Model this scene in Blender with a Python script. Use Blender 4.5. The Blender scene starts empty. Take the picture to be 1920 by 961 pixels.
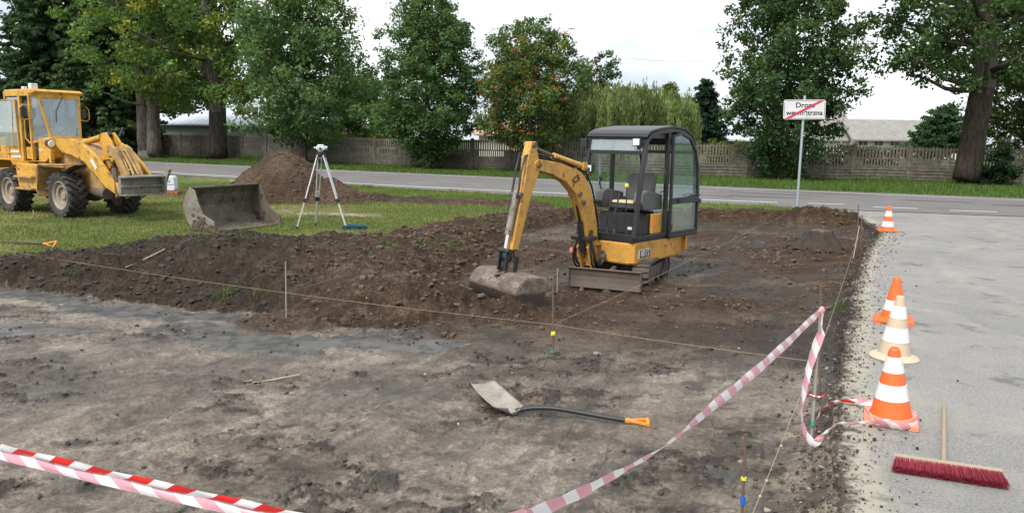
import bpy, bmesh, math, random
import numpy as np
from mathutils import Matrix, Vector
PI = math.pi
R = math.radians
scene = bpy.context.scene
col = scene.collection
# ---------------------------------------------------------------- camera, world, sun, exposure
CAMH, PITCH, ROLL, FPX = 1.75, R(8.65), R(0.93), 1440.0
cd = bpy.data.cameras.new('camera'); cam = bpy.data.objects.new('camera', cd); col.objects.link(cam)
fwd = Vector((0, math.cos(PITCH), -math.sin(PITCH))); r0 = Vector((1, 0, 0)); u0 = r0.cross(fwd)
rr = r0*math.cos(ROLL)+u0*math.sin(ROLL); uu = -r0*math.sin(ROLL)+u0*math.cos(ROLL)
m = Matrix((rr, uu, -fwd)).transposed().to_4x4(); m.translation = (0, 0, CAMH)
cam.matrix_world = m
cd.sensor_width = 36; cd.lens = 36*FPX/1920; cd.clip_start = .05; cd.clip_end = 2000
scene.camera = cam
SUN_EL, SUN_AZ = R(52), R(215)      # azimuth clockwise from +Y : the sun stands behind the camera, to the left
w = bpy.data.worlds.new('World'); scene.world = w; w.use_nodes = True
nt = w.node_tree; nt.nodes.clear()
out = nt.nodes.new('ShaderNodeOutputWorld'); bg = nt.nodes.new('ShaderNodeBackground')
sky = nt.nodes.new('ShaderNodeTexSky'); sky.sky_type = 'NISHITA'; sky.sun_disc = False
sky.sun_elevation = SUN_EL; sky.sun_rotation = SUN_AZ; sky.air_density = 1.2; sky.dust_density = 2.5
tc = nt.nodes.new('ShaderNodeTexCoord'); mp = nt.nodes.new('ShaderNodeMapping'); mp.inputs['Scale'].default_value = (1, 1, 3.2)
nz = nt.nodes.new('ShaderNodeTexNoise'); nz.inputs['Scale'].default_value = 2.1; nz.inputs['Detail'].default_value = 7; nz.inputs['Roughness'].default_value = .55
rp = nt.nodes.new('ShaderNodeValToRGB')
rp.color_ramp.elements[0].position = .40; rp.color_ramp.elements[0].color = (4.9, 5.5, 6.2, 1)
rp.color_ramp.elements[1].position = .64; rp.color_ramp.elements[1].color = (10.0, 10.1, 10.1, 1)
mx = nt.nodes.new('ShaderNodeMix'); mx.data_type = 'RGBA'; mx.inputs[0].default_value = .9
nt.links.new(tc.outputs['Generated'], mp.inputs[0]); nt.links.new(mp.outputs[0], nz.inputs['Vector'])
nt.links.new(nz.outputs['Fac'], rp.inputs[0]); nt.links.new(sky.outputs[0], mx.inputs[6]); nt.links.new(rp.outputs[0], mx.inputs[7])
nt.links.new(mx.outputs[2], bg.inputs[0]); bg.inputs[1].default_value = .078
nt.links.new(bg.outputs[0], out.inputs[0])
sl = bpy.data.lights.new('sun', 'SUN'); sl.energy = 2.2; sl.angle = R(17); sl.color = (1, .96, .9)
so = bpy.data.objects.new('sun', sl); col.objects.link(so)
sd = Vector((math.sin(SUN_AZ)*math.cos(SUN_EL), math.cos(SUN_AZ)*math.cos(SUN_EL), math.sin(SUN_EL)))
so.rotation_mode = 'QUATERNION'; so.rotation_quaternion = sd.to_track_quat('Z', 'Y'); so.location = sd*60
scene.view_settings.view_transform = 'Standard'; scene.view_settings.look = 'None'
scene.view_settings.exposure = 1.08; scene.view_settings.gamma = 1
scene.view_settings.use_curve_mapping = False

# ---------------------------------------------------------------- helpers
rng = np.random.default_rng(7); random.seed(7)

def hashgrid(ix, iy, seed):
    h = (ix.astype(np.int64)*374761393 + iy.astype(np.int64)*668265263 + seed*982451653) & 0x7fffffff
    h = ((h ^ (h >> 13))*1274126177) & 0x7fffffff
    h = h ^ (h >> 16)
    return (h & 0xffff)/65535.0*2-1

def vnoise(x, y, seed=0):
    ix = np.floor(x); iy = np.floor(y); fx = x-ix; fy = y-iy
    fx = fx*fx*fx*(fx*(fx*6-15)+10); fy = fy*fy*fy*(fy*(fy*6-15)+10)
    a = hashgrid(ix, iy, seed); b = hashgrid(ix+1, iy, seed); c = hashgrid(ix, iy+1, seed); d = hashgrid(ix+1, iy+1, seed)
    return (a*(1-fx)+b*fx)*(1-fy)+(c*(1-fx)+d*fx)*fy

def fbm(x, y, seed=0, octv=4, gain=.5):
    s = 0; a = 1; t = 0
    for o in range(octv):
        c, sn = math.cos(.6*o+seed), math.sin(.6*o+seed)
        s = s+a*vnoise((x*c-y*sn)*2**o+13.7*o, (x*sn+y*c)*2**o-7.1*o, seed+o*17); t += a; a *= gain
    return s/t

def sstep(a, b, x):
    t = np.clip((x-a)/(b-a), 0, 1); return t*t*(3-2*t)

def pdist(x, y, pl, vals=None):
    """distance to a polyline; with vals also the value interpolated at the nearest point"""
    best = np.full(x.shape, 1e9); bv = np.zeros(x.shape)
    for i in range(len(pl)-1):
        ax, ay = pl[i]; bx, by = pl[i+1]; dx, dy = bx-ax, by-ay
        t = np.clip(((x-ax)*dx+(y-ay)*dy)/(dx*dx+dy*dy), 0, 1)
        d = np.hypot(x-ax-t*dx, y-ay-t*dy); k = d < best
        best = np.where(k, d, best)
        if vals is not None: bv = np.where(k, vals[i]*(1-t)+vals[i+1]*t, bv)
    return (best, bv) if vals is not None else best

def inside(x, y, poly):
    r = np.zeros(x.shape, bool); n = len(poly)
    for i in range(n):
        ax, ay = poly[i]; bx, by = poly[(i+1) % n]
        c = ((ay > y) != (by > y)) & (x < (bx-ax)*(y-ay)/((by-ay) if by != ay else 1e-9)+ax)
        r ^= c
    return r

def np_mesh(name, verts, faces, mat, smooth=False, attrs=None):
    """verts (n,3), faces (m,k) arrays -> mesh; attrs: {name: (type, array)} on points"""
    me = bpy.data.meshes.new(name); verts = np.asarray(verts, np.float32); faces = np.asarray(faces, np.int32)
    n, k = len(faces), faces.shape[1]
    me.vertices.add(len(verts)); me.vertices.foreach_set('co', verts.ravel())
    me.loops.add(n*k); me.loops.foreach_set('vertex_index', faces.ravel())
    me.polygons.add(n); me.polygons.foreach_set('loop_start', np.arange(0, n*k, k, dtype=np.int32))
    me.polygons.foreach_set('loop_total', np.full(n, k, np.int32))
    me.polygons.foreach_set('use_smooth', np.full(n, smooth))
    me.update(calc_edges=True)
    for an, (ty, arr) in (attrs or {}).items():
        at = me.attributes.new(an, ty, 'POINT')
        at.data.foreach_set('color' if ty == 'FLOAT_COLOR' else 'value', np.asarray(arr, np.float32).ravel())
    if mat: me.materials.append(mat)
    return me

def link(name, me, parent=None):
    o = bpy.data.objects.new(name, me); col.objects.link(o)
    if parent: o.parent = parent
    return o

def tag(o, label=None, cat=None, group=None, kind=None):
    if label: o['label'] = label
    if cat: o['category'] = cat
    if group: o['group'] = group
    if kind: o['kind'] = kind
    return o

def thing(name, label, cat, loc=(0, 0, 0), rz=0, group=None):
    o = bpy.data.objects.new(name, None); col.objects.link(o); o.location = loc; o.rotation_euler = (0, 0, rz)
    o.empty_display_size = .1
    return tag(o, label, cat, group)

def frame_from(d, up=Vector((0, 0, 1))):
    d = d.normalized()
    if abs(d.dot(up)) > .999: up = Vector((0, 1, 0))
    a = d.cross(up).normalized(); b = a.cross(d)
    return a, b, d

class MB:
    def __init__(s, M=None): s.v = []; s.f = []; s.sm = []; s.M = M or Matrix()
    def add(s, vs, fs, smooth=False):
        n = len(s.v); s.v += [tuple(s.M @ Vector(v)) for v in vs]
        s.f += [tuple(i+n for i in f) for f in fs]; s.sm += [smooth]*len(fs); return s
    def box(s, x0, x1, y0, y1, z0, z1):
        v = [(x, y, z) for x in (x0, x1) for y in (y0, y1) for z in (z0, z1)]
        return s.add(v, [(0, 1, 3, 2), (4, 6, 7, 5), (0, 4, 5, 1), (2, 3, 7, 6), (0, 2, 6, 4), (1, 5, 7, 3)])
    def beam(s, p0, p1, w, h=None, up=(0, 0, 1), w1=None, h1=None):
        h = w if h is None else h; w1 = w if w1 is None else w1; h1 = h if h1 is None else h1
        p0, p1 = Vector(p0), Vector(p1); a, b, d = frame_from(p1-p0, Vector(up))
        v = [p+a*sx*ww/2+b*sz*hh/2 for p, ww, hh in ((p0, w, h), (p1, w1, h1)) for sx, sz in ((-1, -1), (1, -1), (1, 1), (-1, 1))]
        return s.add(v, [(0, 3, 2, 1), (4, 5, 6, 7), (0, 1, 5, 4), (1, 2, 6, 5), (2, 3, 7, 6), (3, 0, 4, 7)])
    def cyl(s, p0, p1, r0, r1=None, n=20, caps=True):
        r1 = r0 if r1 is None else r1
        p0, p1 = Vector(p0), Vector(p1); a, b, d = frame_from(p1-p0)
        c = [(math.cos(2*PI*i/n), math.sin(2*PI*i/n)) for i in range(n)]
        A = [p0+(a*x+b*y)*r0 for x, y in c]; B = [p1+(a*x+b*y)*r1 for x, y in c]
        s.add(A+B, [(i, (i+1) % n, n+(i+1) % n, n+i) for i in range(n)], True)
        if caps:
            s.add(A, [tuple(reversed(range(n)))]); s.add(B, [tuple(range(n))])
        return s
    def tube(s, pts, r, n=8, caps=True):
        pts = [Vector(p) for p in pts]; rs = r if isinstance(r, (list, tuple)) else [r]*len(pts)
        rings = []; a = None
        for i, p in enumerate(pts):
            d = (pts[min(i+1, len(pts)-1)]-pts[max(i-1, 0)]).normalized()
            if a is None: a, b, _ = frame_from(d)
            else:
                a = (a-d*a.dot(d)).normalized(); b = d.cross(a)
            rings.append([p+(a*math.cos(2*PI*k/n)+b*math.sin(2*PI*k/n))*rs[i] for k in range(n)])
        v = [q for rg in rings for q in rg]
        f = [(i*n+k, i*n+(k+1) % n, (i+1)*n+(k+1) % n, (i+1)*n+k) for i in range(len(pts)-1) for k in range(n)]
        s.add(v, f, True)
        if caps: s.add(rings[0], [tuple(reversed(range(n)))]); s.add(rings[-1], [tuple(range(n))])
        return s
    def bar(s, pts, w, h, up=(0, 1, 0)):
        """rectangular section swept along a path"""
        pts = [Vector(p) for p in pts]; up = Vector(up); rings = []
        for i, p in enumerate(pts):
            d = (pts[min(i+1, len(pts)-1)]-pts[max(i-1, 0)]).normalized()
            b = d.cross(up).normalized(); a = b.cross(d)
            rings.append([p+a*x*w/2+b*y*h/2 for x, y in ((-1, -1), (1, -1), (1, 1), (-1, 1))])
        v = [q for rg in rings for q in rg]; n = len(pts)
        f = [(i*4+k, i*4+(k+1) % 4, i*4+4+(k+1) % 4, i*4+4+k) for i in range(n-1) for k in range(4)]
        return s.add(v, f+[(3, 2, 1, 0), (n*4-4, n*4-3, n*4-2, n*4-1)])
    def prism(s, pts, y0, y1, axis='y'):
        """outline in the x-z plane extruded along y (axis y) or in x-y extruded along z (axis z)"""
        k = (lambda a, b, c: (a, c, b)) if axis == 'y' else (lambda a, b, c: (a, b, c))
        n = len(pts); A = [k(a, b, y0) for a, b in pts]; B = [k(a, b, y1) for a, b in pts]
        return s.add(A+B, [(i, (i+1) % n, n+(i+1) % n, n+i) for i in range(n)]+[tuple(reversed(range(n))), tuple(range(n, 2*n))])
    def sheet(s, pts, y0, y1, t):
        """a curved plate: open profile in x-z, thickness t, extruded along y"""
        P = [Vector((a, b)) for a, b in pts]; o = []
        for i, p in enumerate(P):
            d = (P[min(i+1, len(P)-1)]-P[max(i-1, 0)]).normalized(); o.append(p+Vector((-d.y, d.x))*t)
        return s.prism([tuple(p) for p in P]+[tuple(p) for p in reversed(o)], y0, y1)
    def lathe(s, prof, c=(0, 0, 0), ax=(0, 0, 1), n=28, smooth=True):
        c = Vector(c); a, b, d = frame_from(Vector(ax)); v = []; f = []
        for i, (r, z) in enumerate(prof):
            for k in range(n):
                v.append(c+d*z+(a*math.cos(2*PI*k/n)+b*math.sin(2*PI*k/n))*r)
        for i in range(len(prof)-1):
            # every band its own vertices so that corners stay crisp
            A = v[i*n:(i+1)*n]; B = v[(i+1)*n:(i+2)*n]
            s.add(A+B, [(k, (k+1) % n, n+(k+1) % n, n+k) for k in range(n)], smooth)
        return s
    def ball(s, c, r, n=12, sq=(1, 1, 1)):
        c = Vector(c); v = []; f = []; m_ = n//2
        for i in range(m_+1):
            th = PI*i/m_
            for k in range(n):
                v.append(c+Vector((r*sq[0]*math.sin(th)*math.cos(2*PI*k/n), r*sq[1]*math.sin(th)*math.sin(2*PI*k/n), r*sq[2]*math.cos(th))))
        f = [(i*n+k, (i+1)*n+k, (i+1)*n+(k+1) % n, i*n+(k+1) % n) for i in range(m_) for k in range(n)]
        return s.add(v, f, True)
    def build(s, name, mat, parent=None, bevel=0, label=None):
        me = bpy.data.meshes.new(name); me.from_pydata(s.v, [], s.f)
        me.polygons.foreach_set('use_smooth', s.sm); me.materials.append(mat); me.update()
        if bevel or True:
            bm = bmesh.new(); bm.from_mesh(me); bmesh.ops.recalc_face_normals(bm, faces=bm.faces[:]); bm.to_mesh(me); bm.free()
        o = link(name, me, parent)
        if bevel:
            b = o.modifiers.new('bevel', 'BEVEL'); b.width = bevel; b.segments = 2; b.limit_method = 'ANGLE'; b.angle_limit = R(40)
        if label: o['label'] = label
        return o

def text_obj(name, txt, size, M, mat, parent, extrude=.001, offset=0, sx=1):
    cu = bpy.data.curves.new(name, 'FONT'); cu.body = txt; cu.size = size; cu.extrude = extrude; cu.offset = offset
    cu.align_x = 'CENTER'; cu.align_y = 'CENTER'
    t = bpy.data.objects.new('tmp', cu); col.objects.link(t)
    dg = bpy.context.evaluated_depsgraph_get(); me = bpy.data.meshes.new_from_object(t.evaluated_get(dg))
    bpy.data.objects.remove(t); bpy.data.curves.remove(cu)
    me.transform(M @ Matrix.Diagonal((sx, 1, 1, 1))); me.materials.clear(); me.materials.append(mat); me.name = name
    return link(name, me, parent)

def copy_tree(o, parent=None):
    c = o.copy(); col.objects.link(c)
    if parent: c.parent = parent
    for ch in list(o.children): copy_tree(ch, c)
    return c

# ---------------------------------------------------------------- materials
class NT:
    def __init__(s, name):
        s.m = bpy.data.materials.new(name); s.m.use_nodes = True; s.t = s.m.node_tree; s.b = s.t.nodes['Principled BSDF']
        s.o = s.t.nodes['Material Output']
    def n(s, ty, **kw):
        x = s.t.nodes.new(ty)
        for k, v in kw.items():
            if k in ('operation', 'data_type', 'blend_type', 'attribute_name', 'wave_type', 'bands_direction', 'feature', 'interpolation_type'): setattr(x, k, v)
            else: x.inputs[k.replace('_', ' ')].default_value = v
        return x
    def l(s, a, b): s.t.links.new(a, b)
    def coord(s, kind='Object', scale=(1, 1, 1), rot=(0, 0, 0)):
        c = s.n('ShaderNodeTexCoord'); mpp = s.n('ShaderNodeMapping'); mpp.inputs['Scale'].default_value = scale
        mpp.inputs['Rotation'].default_value = rot; s.l(c.outputs[kind], mpp.inputs[0]); return mpp.outputs[0]
    def noise(s, sc, det=4, rough=.55, vec=None, dist=0):
        x = s.n('ShaderNodeTexNoise', Scale=sc, Detail=det, Roughness=rough, Distortion=dist)
        s.l(vec or s.coord(), x.inputs['Vector']); return x.outputs['Fac']
    def ramp(s, fac, a, b, ca=(0, 0, 0, 1), cb=(1, 1, 1, 1)):
        x = s.n('ShaderNodeValToRGB'); e = x.color_ramp.elements
        e[0].position = a; e[0].color = ca; e[1].position = b; e[1].color = cb; s.l(fac, x.inputs[0]); return x.outputs[0]
    def mix(s, fac, a, b, mode='MIX'):
        x = s.n('ShaderNodeMix', data_type='RGBA', blend_type=mode)
        for i, q in ((0, fac), (6, a), (7, b)):
            if hasattr(q, 'links'): s.l(q, x.inputs[i])
            else: x.inputs[i].default_value = q if i == 0 else (tuple(q)+(1,))[:4]
        return x.outputs[2]
    def math(s, op, a, b=0.):
        x = s.n('ShaderNodeMath', operation=op)
        for i, q in ((0, a), (1, b)):
            if hasattr(q, 'links'): s.l(q, x.inputs[i])
            else: x.inputs[i].default_value = q
        return x.outputs[0]
    def attr(s, name, out='Color'): return s.n('ShaderNodeAttribute', attribute_name=name).outputs[out]
    def set(s, name, v):
        i = s.b.inputs[name]
        if hasattr(v, 'links'): s.l(v, i)
        else: i.default_value = (tuple(v)+(1,))[:4] if isinstance(v, (tuple, list)) and i.type == 'RGBA' else v
    def bump(s, h, strength=.5, dist=.02):
        x = s.n('ShaderNodeBump', Strength=strength, Distance=dist); s.l(h, x.inputs['Height']); s.l(x.outputs[0], s.b.inputs['Normal'])

def paint(name, c, dirt=.35, rough=.45, dcol=(.09, .062, .042), metal=0, sc=6, speck=.0, bump=.15, scratch=0):
    t = NT(name); n1 = t.noise(sc, 7, .65); n2 = t.noise(sc*7, 5, .6)
    f = t.math('MULTIPLY', t.ramp(t.math('ADD', t.math('MULTIPLY', n1, .7), t.math('MULTIPLY', n2, .3)), .62-.3*dirt, .78-.18*dirt), min(1, .35+dirt))
    lt = t.mix(t.noise(sc*.5, 3), tuple(x*.82 for x in c), tuple(min(1, x*1.1) for x in c))
    cc = t.mix(f, lt, dcol)
    if scratch:
        cc = t.mix(t.ramp(t.noise(sc*2.3, 9, .75), .64-scratch*.1, .68-scratch*.1), cc, (.06, .03, .018))
    t.set('Base Color', cc); t.set('Roughness', t.math('ADD', t.math('MULTIPLY', f, .4), rough)); t.set('Metallic', metal)
    if bump: t.bump(n2, bump, .004)
    return t.m

def flat(name, c, rough=.6, metal=0, var=.12, sc=14):
    t = NT(name); n = t.noise(sc, 5)
    t.set('Base Color', t.mix(n, tuple(x*(1-var*1.6) for x in c), tuple(min(1, x*(1+var)) for x in c))); t.set('Roughness', rough); t.set('Metallic', metal)
    return t.m

def glass(name, tint=(.93, .97, .96), refl=.03, dusty=.04):
    t = NT(name); tr = t.n('ShaderNodeBsdfTransparent', Color=tint+(1,)); gl = t.n('ShaderNodeBsdfGlossy', Roughness=.03, Color=(.9, .95, 1, 1))
    df = t.n('ShaderNodeBsdfDiffuse', Color=(.4, .42, .4, 1)); lw = t.n('ShaderNodeLayerWeight', Blend=.5); fc = t.math('POWER', lw.outputs['Facing'], 3.0)
    m1 = t.n('ShaderNodeMixShader'); m2 = t.n('ShaderNodeMixShader')
    t.l(t.math('ADD', t.math('MULTIPLY', fc, .45), refl), m1.inputs[0]); t.l(tr.outputs[0], m1.inputs[1]); t.l(gl.outputs[0], m1.inputs[2])
    t.l(t.math('MULTIPLY', t.noise(2.2, 2, .5), dusty*1.3), m2.inputs[0]); t.l(m1.outputs[0], m2.inputs[1]); t.l(df.outputs[0], m2.inputs[2])
    t.l(m2.outputs[0], t.o.inputs[0]); return t.m

YEL = (.56, .29, .05)
M = dict(
    yellow=paint('digger_yellow', YEL, .42, .42, scratch=.45),
    yellow_worn=paint('worn_yellow', (.60, .30, .055), .55, .5, scratch=.6),
    lyellow=paint('loader_yellow', (.56, .30, .035), .5, .45, (.14, .085, .045), scratch=.55, sc=3.5),
    lyellow_worn=paint('loader_yellow_worn', (.44, .27, .09), .65, .5, (.12, .08, .055), scratch=.5, sc=4),
    black=paint('black_paint', (.018, .019, .021), .2, .38, (.08, .07, .06), bump=.05),
    rubber=paint('tyre_rubber', (.024, .025, .027), .6, .85, (.095, .08, .062), sc=6),
    mudrub=paint('muddy_rubber', (.04, .036, .032), .8, .85, (.11, .085, .065), sc=5),
    rim=paint('dusty_rim', (.28, .225, .18), .45, .6, (.16, .12, .09), sc=9),
    mudsteel=paint('muddy_steel', (.085, .072, .06), .65, .55, (.13, .095, .07), sc=4, bump=.3),
    steel=paint('worn_steel', (.24, .23, .20), .75, .5, (.10, .08, .06), sc=4, bump=.3, scratch=.6),
    blade=paint('scoured_bucket_steel', (.145, .125, .098), .8, .6, (.05, .037, .026), sc=2.2, bump=.8, scratch=.9),
    bucketmud=paint('clay_smeared_steel', (.26, .20, .155), .8, .5, (.055, .040, .032), sc=3.2, bump=.5, scratch=.5),
    chrome=flat('chrome_rod', (.75, .75, .76), .18, 1, .03),
    alu=flat('tripod_aluminium', (.62, .63, .64), .35, .35, .05),
    dark=flat('dark_plastic', (.02, .021, .023), .5),
    hose=flat('hydraulic_hose', (.012, .012, .013), .45),
    seat=flat('grey_vinyl', (.17, .165, .155), .7), cushion=flat('cream_cushion', (.55, .45, .26), .8),
    panel=flat('grey_console', (.11, .112, .11), .6),
    glass=glass('cab_glass'), glass_blue=glass('tinted_glass', (.80, .92, .94), .10, .05), glass_dusty=glass('dusty_glass', (.84, .93, .95), .16, .32),
    lamp=flat('lamp_lens', (.75, .77, .78), .12, .3, .04), white=paint('white_paint', (.62, .62, .61), .1, .45),
    red=flat('sign_red', (.55, .03, .07), .5), ink=flat('black_lettering', (.015, .015, .02), .5), blue=flat('blue_lettering', (.08, .13, .4), .5),
    galv=flat('galvanised_post', (.36, .42, .45), .45, .4), plate=flat('sign_back', (.45, .46, .47), .5, .6),
    orange=paint('cone_orange', (.80, .13, .022), .35, .5, (.34, .13, .07), bump=0, scratch=.1), cwhite=paint('cone_white', (.68, .67, .68), .38, .45, (.30, .27, .24), bump=0, scratch=.1),
    salmon=paint('cone_base_salmon', (.72, .24, .15), .4, .6, (.3, .2, .15)), beige=paint('old_cone_beige', (.50, .40, .29), .25, .6, (.3, .25, .2)),
    wood=paint('weathered_wood', (.30, .24, .17), .3, .75, (.2, .15, .1), sc=12), rust=paint('rusty_rod', (.13, .08, .055), .3, .75, (.05, .04, .03), sc=20),
    bristle=flat('red_bristles', (.25, .02, .038), .55, 0, .35, 60), string=flat('builders_line', (.36, .29, .18), .8), teal=flat('teal_plastic', (.01, .075, .095), .4),
    tooly=flat('tool_orange', (.8, .25, .03), .45), blade_w=paint('pale_shovel_blade', (.29, .27, .235), .6, .5, (.15, .12, .09), sc=9),
    brick=flat('brick_red', (.30, .12, .08), .85), bag=flat('white_foil', (.62, .66, .70), .35, 0, .08, 5),
    reflect=flat('amber_lens', (.8, .2, .02), .3), stake=paint('stake_grey', (.26, .24, .21), .3, .8), ylw=flat('yellow_tag', (.75, .6, .04), .5), bluep=flat('blue_marker', (.01, .12, .5), .5), greenp=flat('green_marker', (.02, .25, .18), .5),
)
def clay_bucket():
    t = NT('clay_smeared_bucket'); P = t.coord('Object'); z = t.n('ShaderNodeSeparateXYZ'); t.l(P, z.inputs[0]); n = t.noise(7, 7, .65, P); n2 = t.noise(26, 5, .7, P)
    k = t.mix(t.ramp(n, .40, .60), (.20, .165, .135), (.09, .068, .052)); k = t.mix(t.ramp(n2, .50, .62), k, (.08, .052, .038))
    zmix = t.ramp(t.math('ADD', z.outputs[2], t.math('MULTIPLY', n, .10)), (.265), .30); k = t.mix(zmix, (.040, .032, .027), k)  # darker and smoother below a ragged height line
    t.set('Base Color', k); t.set('Roughness', t.math('ADD', t.math('MULTIPLY', zmix, .35), .38)); t.bump(n2, .5, .006); return t.m
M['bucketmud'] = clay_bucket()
# ---------------------------------------------------------------- terrain
PITZ = -.22
G = [(-30, 11.4), (-12, 10.9), (-8.5, 10.7), (-7.2, 10.65), (-6.6, 11.3), (-5.9, 12.2), (-4.9, 12.5), (-3.6, 12.3), (-2.6, 12.5), (-2.0, 14.2), (-1.4, 16.0), (-.3, 17.9), (1.0, 19.4), (5.4, 20.3), (7.0, 19.5), (8.55, 18.9)]
D = [(8.55, 18.9), (8.1, 17.4), (7.47, 15.5), (5.95, 12.8), (4.61, 10.15), (3.94, 8.7), (3.04, 6.75), (2.28, 5.2), (1.86, 4.2), (1.52, 3.3), (1.2, 2.5), (.7, 1.2), (0, -1), (-3, -8)]
PIT = G + D[1:] + [(-40, -8), (-40, 11.6)]
FK = [(-30, 10.2), (-12, 10.0), (-7, 9.85), (-5.8, 9.3), (-4.86, 8.95), (-3.75, 8.6), (-2.7, 8.25), (-1.9, 7.85), (-1.2, 7.7), (-.6, 7.95), (-.45, 8.8), (-.75, 10.3), (-.5, 12.0), (-.2, 14.0), (.3, 16.4), (1.4, 18.7), (5.4, 19.6), (7.0, 18.8), (8.2, 18.3)]
CR = [(-30, 10.9), (-12, 10.5), (-6.9, 10.2), (-5.3, 10.35), (-4.6, 10.7), (-3.76, 10.9), (-3.3, 10.75), (-2.75, 10.9), (-2.1, 11.5), (-1.75, 12.7), (-1.15, 14.4), (-.4, 16.4), (.8, 18.7), (5.4, 19.9), (7.0, 19.1), (8.35, 18.6)]
CRH = [.02, .02, .05, .20, .33, .42, .34, .33, .27, .24, .19, .12, .07, .05, .12, .06]
STRIP = FK + list(reversed(G))
BUMPS = [(-.95, 8.55, 1.1, .5, .16), (.05, 8.35, .9, .35, .09), (-2.4, 7.85, .5, .3, .12), (7.45, 18.95, .5, .45, .14), (8.1, 18.2, .5, .8, .1), (4.4, 12.3, .5, .3, .08),
         (5.75, 14.1, .8, .6, .10), (6.3, 15.6, .9, .7, .07), (-3.8, 9.9, .7, .45, .10), (-1.3, 10.8, .6, .5, .10), (.4, 12.8, .9, .7, .10), (1.6, 14.4, 1.2, .7, .08), (-.1, 9.2, .5, .4, .06),
         (3.6, 16.5, 1.4, .6, .06), (2.6, 9.3, .8, .35, .04), (-5.2, 9.9, .5, .35, .1), (-2.9, 9.6, .5, .4, .1)]
STRIPS = [([(-4.4, 21.8), (-2.2, 20.8), (-.4, 20.3), (.4, 19.9)], .55, .16), ([(-10.5, 25.2), (-8.6, 24.6), (-7.4, 23.6)], .4, .06)]
PUD = [(-5.7, 9.15, .75, .30, -.35), (-4.45, 8.45, 1.0, .26, -.35), (-3.35, 8.2, .55, .2, 0), (-2.55, 7.35, .95, .30, -.2), (-1.15, 7.28, .75, .27, -.1), (-3.3, 7.75, .5, .2, .2), (-5.2, 7.5, .6, .3, .1), (-2.3, 6.95, .6, .16, -.1), (-4.4, 7.5, .45, .13, .1), (-6.9, 9.35, .7, .22, -.3), (1.28, 4.3, .10, .28, .1)]
DAMP = [(.75, 6.45, .75, .55, 0), (1.28, 4.15, .2, .5, .2), (-1.2, 5.8, .8, .5, .5), (-3.2, 5.8, .8, .5, .4), (.4, 5.4, .6, .3, 0), (-4.6, 6.6, .8, .4, .2), (-.3, 6.9, .6, .3, .2), (1.9, 6.6, .5, .6, .3)]

def ell(x, y, e):
    cx, cy, rx, ry, a = e; c, s_ = math.cos(a), math.sin(a)
    u = (x-cx)*c+(y-cy)*s_; v = -(x-cx)*s_+(y-cy)*c
    return np.sqrt((u/rx)**2+(v/ry)**2)

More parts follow.
